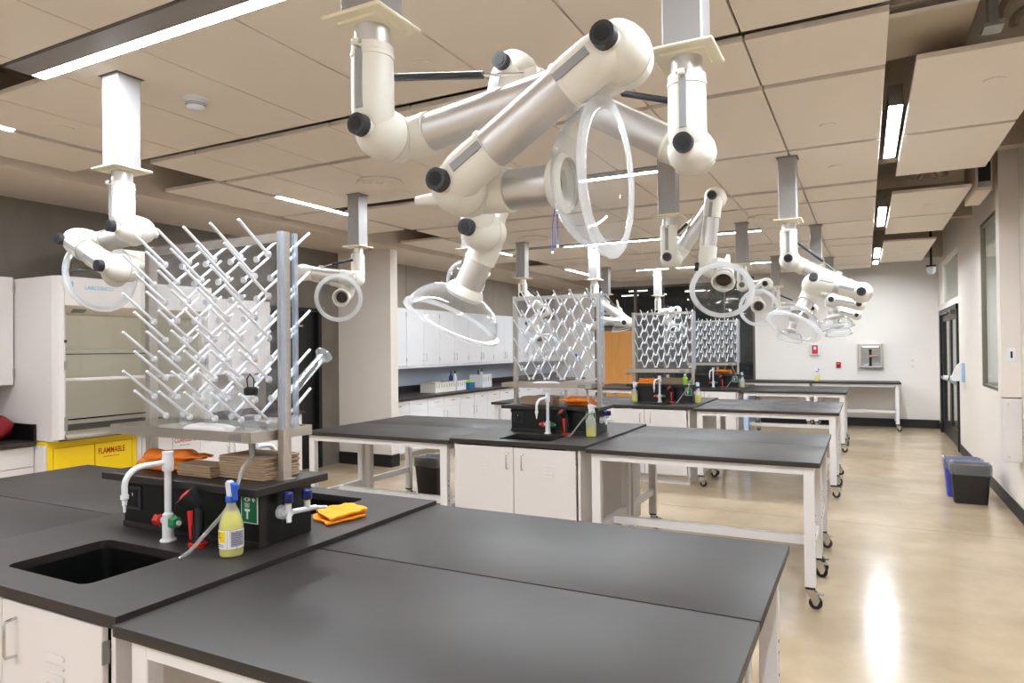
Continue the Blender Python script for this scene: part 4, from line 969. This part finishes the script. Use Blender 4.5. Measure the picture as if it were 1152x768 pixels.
def bin_(label, x0, x1, y0, y1, h, m, bag=True):
    t = thing('waste_bin', label, 'waste bin', ((x0+x1)/2, (y0+y1)/2, 0), 'waste bins')
    mm = MB(); ins = .03
    def lp(g, z): return [mm.bm.verts.new((x, y, z)) for x, y in rrect(x0+g, x1-g, y0+g, y1-g, .035, 3)]
    mm.skin([lp(ins+.006, .012), lp(.006, h), lp(0, h-.0), lp(0, h-.028), lp(.004, h-.03), lp(ins, .0)], (False, True)).build('body', m, t)
    mm2 = MB(); mm = mm2
    mm.skin([lp(ins+.012, .016), lp(ins+.008, .016)], (True, False)); mm2.build('floor', m, t)
    if bag:
        mm = MB(); rnd = random.Random(int(x0*100))
        def wl_(g, z, wz): return [mm.bm.verts.new((x, y, z+rnd.uniform(-wz, wz))) for x, y in rrect(x0+g, x1-g, y0+g, y1-g, .035, 5)]
        mm.skin([wl_(-.006, h-.10, .018), wl_(-.008, h-.04, .004), wl_(-.006, h+.008, .006), wl_(.012, h+.006, .006), wl_(.02, h-.12, .01), wl_(.04, h-.24, .01)], (False, False)).build('liner_bag', 'bag', t, ang=80)
    return t
bin_('black waste bin with clear liner against the right wall', .765, 1.115, 8.30, 8.52, .40, 'bin_black')
bin_('blue recycling bin behind the black bin at the right wall', .735, 1.085, 8.60, 8.84, .40, 'bin_blue')
bin_('black waste bin with clear liner on the floor behind the second island', -4.47, -4.16, 6.22, 6.50, .44, 'bin_black')

# ------------------------------------------------------------ clutter on the islands
def isl(k): return k*PITCH
spray_bottle('spray bottle of yellow liquid with blue trigger on the nearest sink worktop', -1.972, Y0+.54, TZ+.001, .95, 'blue', True, rot=-.25)
spray_bottle('half empty white spray bottle on the second sink worktop', -1.945, Y0+isl(1)+.53, TZ+.001, .35, 'white_plastic', False, rot=-.25)
spray_bottle('pale spray bottle at the left end of the third plinth', -2.66, Y0+isl(2)+.54, TZ+.001, .6, 'white_plastic', False)
spray_bottle('yellow spray bottle with dark trigger beside the third plinth, aisle end', -1.875, Y0+isl(2)+.66, TZ+.001, .6, 'navy', False, rot=.5)
pb = thing('reagent_bottle', 'small pale bottle standing on top of the third plinth', 'bottle', (-2.03, Y0+isl(2)+.64, 1.153))
MB().lathe([(.030, 0), (.032, .006), (.032, .085), (.014, .105), (.013, .115)], (-2.03, Y0+isl(2)+.64, 1.153), n=18, caps=(True, True)).build('body', 'lime', pb)
MB().lathe([(.016, .113), (.016, .132), (.013, .135)], (-2.03, Y0+isl(2)+.64, 1.153), n=14, caps=(True, True)).build('cap', 'white_plastic', pb)
spray_bottle('white spray bottle beside the farthest plinth, aisle end', -1.87, Y0+isl(3)+.66, TZ+.001, .2, 'navy', False)
# folded orange cloth
def folded_cloth(label, pts, z, m, seed):
    t = thing('cleaning_cloth', label, 'cloth', (sum(p[0] for p in pts)/4, sum(p[1] for p in pts)/4, z))
    rnd = random.Random(seed)
    def sheet(P, z0, th, amp, nm):
        M = MB(); n = 12; ph = rnd.uniform(0, 6); top = []; bot = []
        for j in range(n+1):
            for i in range(n+1):
                u, v = i/n, j/n
                x = (P[0][0]*(1-u)+P[1][0]*u)*(1-v)+(P[3][0]*(1-u)+P[2][0]*u)*v
                y = (P[0][1]*(1-u)+P[1][1]*u)*(1-v)+(P[3][1]*(1-u)+P[2][1]*u)*v
                e = .006*math.sin(9*u+ph)*(v in (0, 1))+.004*math.sin(11*v+ph)*(u in (0, 1))
                zz = amp*(.5+.5*math.sin(5*u+3*v+ph))*(1-.4*abs(2*u-1))+amp*.4*math.sin(9*v-4*u+ph)**2
                top.append(M.bm.verts.new((x+e, y+e, z0+zz+th))); bot.append(M.bm.verts.new((x+e, y+e, z0+zz*.9)))
        I = lambda a, b: b*(n+1)+a
        for j in range(n):
            for i in range(n):
                M.bm.faces.new((top[I(i, j)], top[I(i+1, j)], top[I(i+1, j+1)], top[I(i, j+1)]))
                M.bm.faces.new((bot[I(i, j)], bot[I(i, j+1)], bot[I(i+1, j+1)], bot[I(i+1, j)]))
        for i in range(n):
            for q in (0, n):
                M.bm.faces.new((top[I(i, q)], bot[I(i, q)], bot[I(i+1, q)], top[I(i+1, q)]))
                M.bm.faces.new((top[I(q, i)], top[I(q, i+1)], bot[I(q, i+1)], bot[I(q, i)]))
        return M.build(nm, m, t, ang=60)
    sheet(pts, z, .008, .005, 'fold')
    c = [sum(p[k] for p in pts)/4 for k in (0, 1)]
    p2 = [(c[0]+(p[0]-c[0])*.93+.004, c[1]+(p[1]-c[1])*.93+.008) for p in pts]
    sheet(p2, z+.014, .008, .012, 'fold')
    return t
folded_cloth('bright orange folded cleaning cloth on the nearest sink worktop', [(-2.10, 2.18), (-1.935, 2.10), (-1.89, 2.30), (-2.06, 2.39)], TZ+.001, 'orange', 4)
def towels(label, x0, x1, y0, y1, z, n, m='kraft', seed=1):
    t = thing('paper_towels', label, 'paper towels', ((x0+x1)/2, (y0+y1)/2, z), 'stacks of brown paper towels')
    rnd = random.Random(seed); h = .0095
    for i in range(n):
        e = [rnd.uniform(-.003, .003) for _ in range(4)]
        MB().box(x0+e[0], x1+e[1], y0+e[2], y1+e[3], z+i*h, z+i*h+h*.86, .002).build('towel', m, t)
    return t
SZ = 1.153
towels('tall stack of brown paper towels on the nearest plinth', -2.235, -1.99, RYC-.07, RYC+.11, SZ, 9, seed=2)
towels('low flattened stack of brown paper towels on the nearest plinth', -2.42, -2.23, RYC-.115, RYC-.02, SZ, 5, seed=5)
gloves('orange rubber gloves heaped on the left of the nearest plinth', -2.55, RYC-.02, SZ, .30, .1, 11)
towels('brown paper towel stack on the left of the second plinth', -2.66, -2.36, RYC+isl(1)-.05, RYC+isl(1)+.1, SZ, 7, seed=3)
gloves('orange rubber gloves heaped on the right of the second plinth', -2.16, RYC+isl(1)-.03, SZ, .30, 3.0, 12)
gloves('orange rubber gloves lying on the left of the third plinth', -2.50, RYC+isl(2)-.06, SZ, .28, .1, 13)
towels('brown paper towel stack on the right of the third plinth', -2.38, -2.10, RYC+isl(2)+.0, RYC+isl(2)+.12, SZ, 8, seed=8)
gloves('orange rubber gloves heaped on the farthest plinth', -2.22, RYC+isl(3)-.02, SZ, .32, 2.9, 14)
lump('tissue_wad', 'wad of white tissue in the tray of the nearest drying rack', 'tissue', (-2.27, RYC-.085, 1.315), .13, .04, .022, 'label_white', 21, wob=.12)
lump('tissue_wad', 'wad of white tissue in the tray of the second drying rack', 'tissue', (-2.4, RYC+isl(1)-.085, 1.315), .12, .04, .02, 'label_white', 22, wob=.12)
# glassware on and under the near rack
def flask(label, x, y, z, s=1.0, inv=True):
    t = thing('glass_flask', label, 'flask', (x, y, z), 'glassware drying in the nearest rack')
    pr = [(.016, 0), (.018, .002), (.0155, .006), (.0155, .03), (.042, .09), (.043, .10), (.038, .108), (0, .109)]
    MB().lathe([(r*s, h*s) for r, h in pr], (x, y, z), n=24).build('body', 'glass', t)
    MB().lathe([(.0165*s, 0), (.0195*s, .002*s), (.0195*s, .006*s), (.0165*s, .008*s)], (x, y, z), n=20).build('lip', 'acrylic_rim', t)
    return t
flask('upturned conical glass flask in the near rack tray, leftmost', -2.66, RYC+.11, 1.315, 1.45)
flask('upturned conical glass flask in the near rack tray, second from left', -2.51, RYC+.11, 1.315, 1.5)
flask('upturned conical glass flask in the near rack tray, third from left', -2.36, RYC+.11, 1.315, 1.35)
def beaker(label, x, y, z, r, h):
    t = thing('glass_beaker', label, 'beaker', (x, y, z), 'glassware drying in the nearest rack')
    MB().lathe([(r*1.06, 0), (r, .006), (r, h-.006), (r-.006, h), (0, h)], (x, y, z), n=24).build('body', 'glass', t)
    MB().lathe([(r*1.02, 0), (r*1.07, .0015), (r*1.02, .004)], (x, y, z), n=24).build('rim', 'acrylic_rim', t)
    return t
beaker('small upturned glass beaker in the near rack tray, middle', -2.25, RYC+.10, 1.315, .03, .06)
beaker('small upturned glass beaker in the near rack tray, right', -2.14, RYC+.12, 1.315, .026, .055)
gc = thing('measuring_cylinder', 'glass measuring cylinder slanting on a rear peg of the near rack', 'cylinder', (-1.995, RPY+.03, 1.45))
gd = V((0, .78, .626)); g0 = V((-1.995, RPY+.012, PZ[7]+.0))+V((.073, 0, 0))*0
MB().lathe([(.0185, .02), (.0205, .022), (.019, .03), (.019, .25), (.0, .252)], g0, gd, 20).build('barrel', 'glass', gc)
MB().lathe([(.012, .25), (.019, .256), (.036, .262), (.037, .27), (.0, .271)], g0, gd, 20).build('foot', 'glass', gc)
MB().lathe([(.0195, .05), (.0198, .052), (.0195, .054)], g0, gd, 20).build('mark', 'label_white', gc)
bs_ = thing('rubber_stopper', 'black rubber bung hanging on a wire from a peg of the near rack', 'stopper', (-2.02, FPY-.05, 1.5))
MB().lathe([(.022, 0), (.026, .01), (.024, .026), (.018, .03)], (-2.03, FPY-.06, 1.475), n=16, caps=(True, True)).build('bung', 'black_rubber', bs_)
MB().tube([(-2.045, FPY-.06, 1.50), (-2.048, FPY-.062, 1.535), (-2.03, FPY-.064, 1.553), (-2.012, FPY-.062, 1.535), (-2.015, FPY-.06, 1.50)], .0025, 6).build('wire', 'black_rubber', bs_)
lb2 = MB().box(-2.17, -2.14, FPY+isl(1)-.0055, FPY+isl(1)-.0045, 1.555, 1.585, .0).build('blue_sticker', 'blue', None, 'small blue sticker on the second drying rack panel', 'sticker', loc=(-2.155, FPY+isl(1)-.005, 1.57))

for _o in bpy.data.objects:
    if '_a' in _o: del _o['_a']
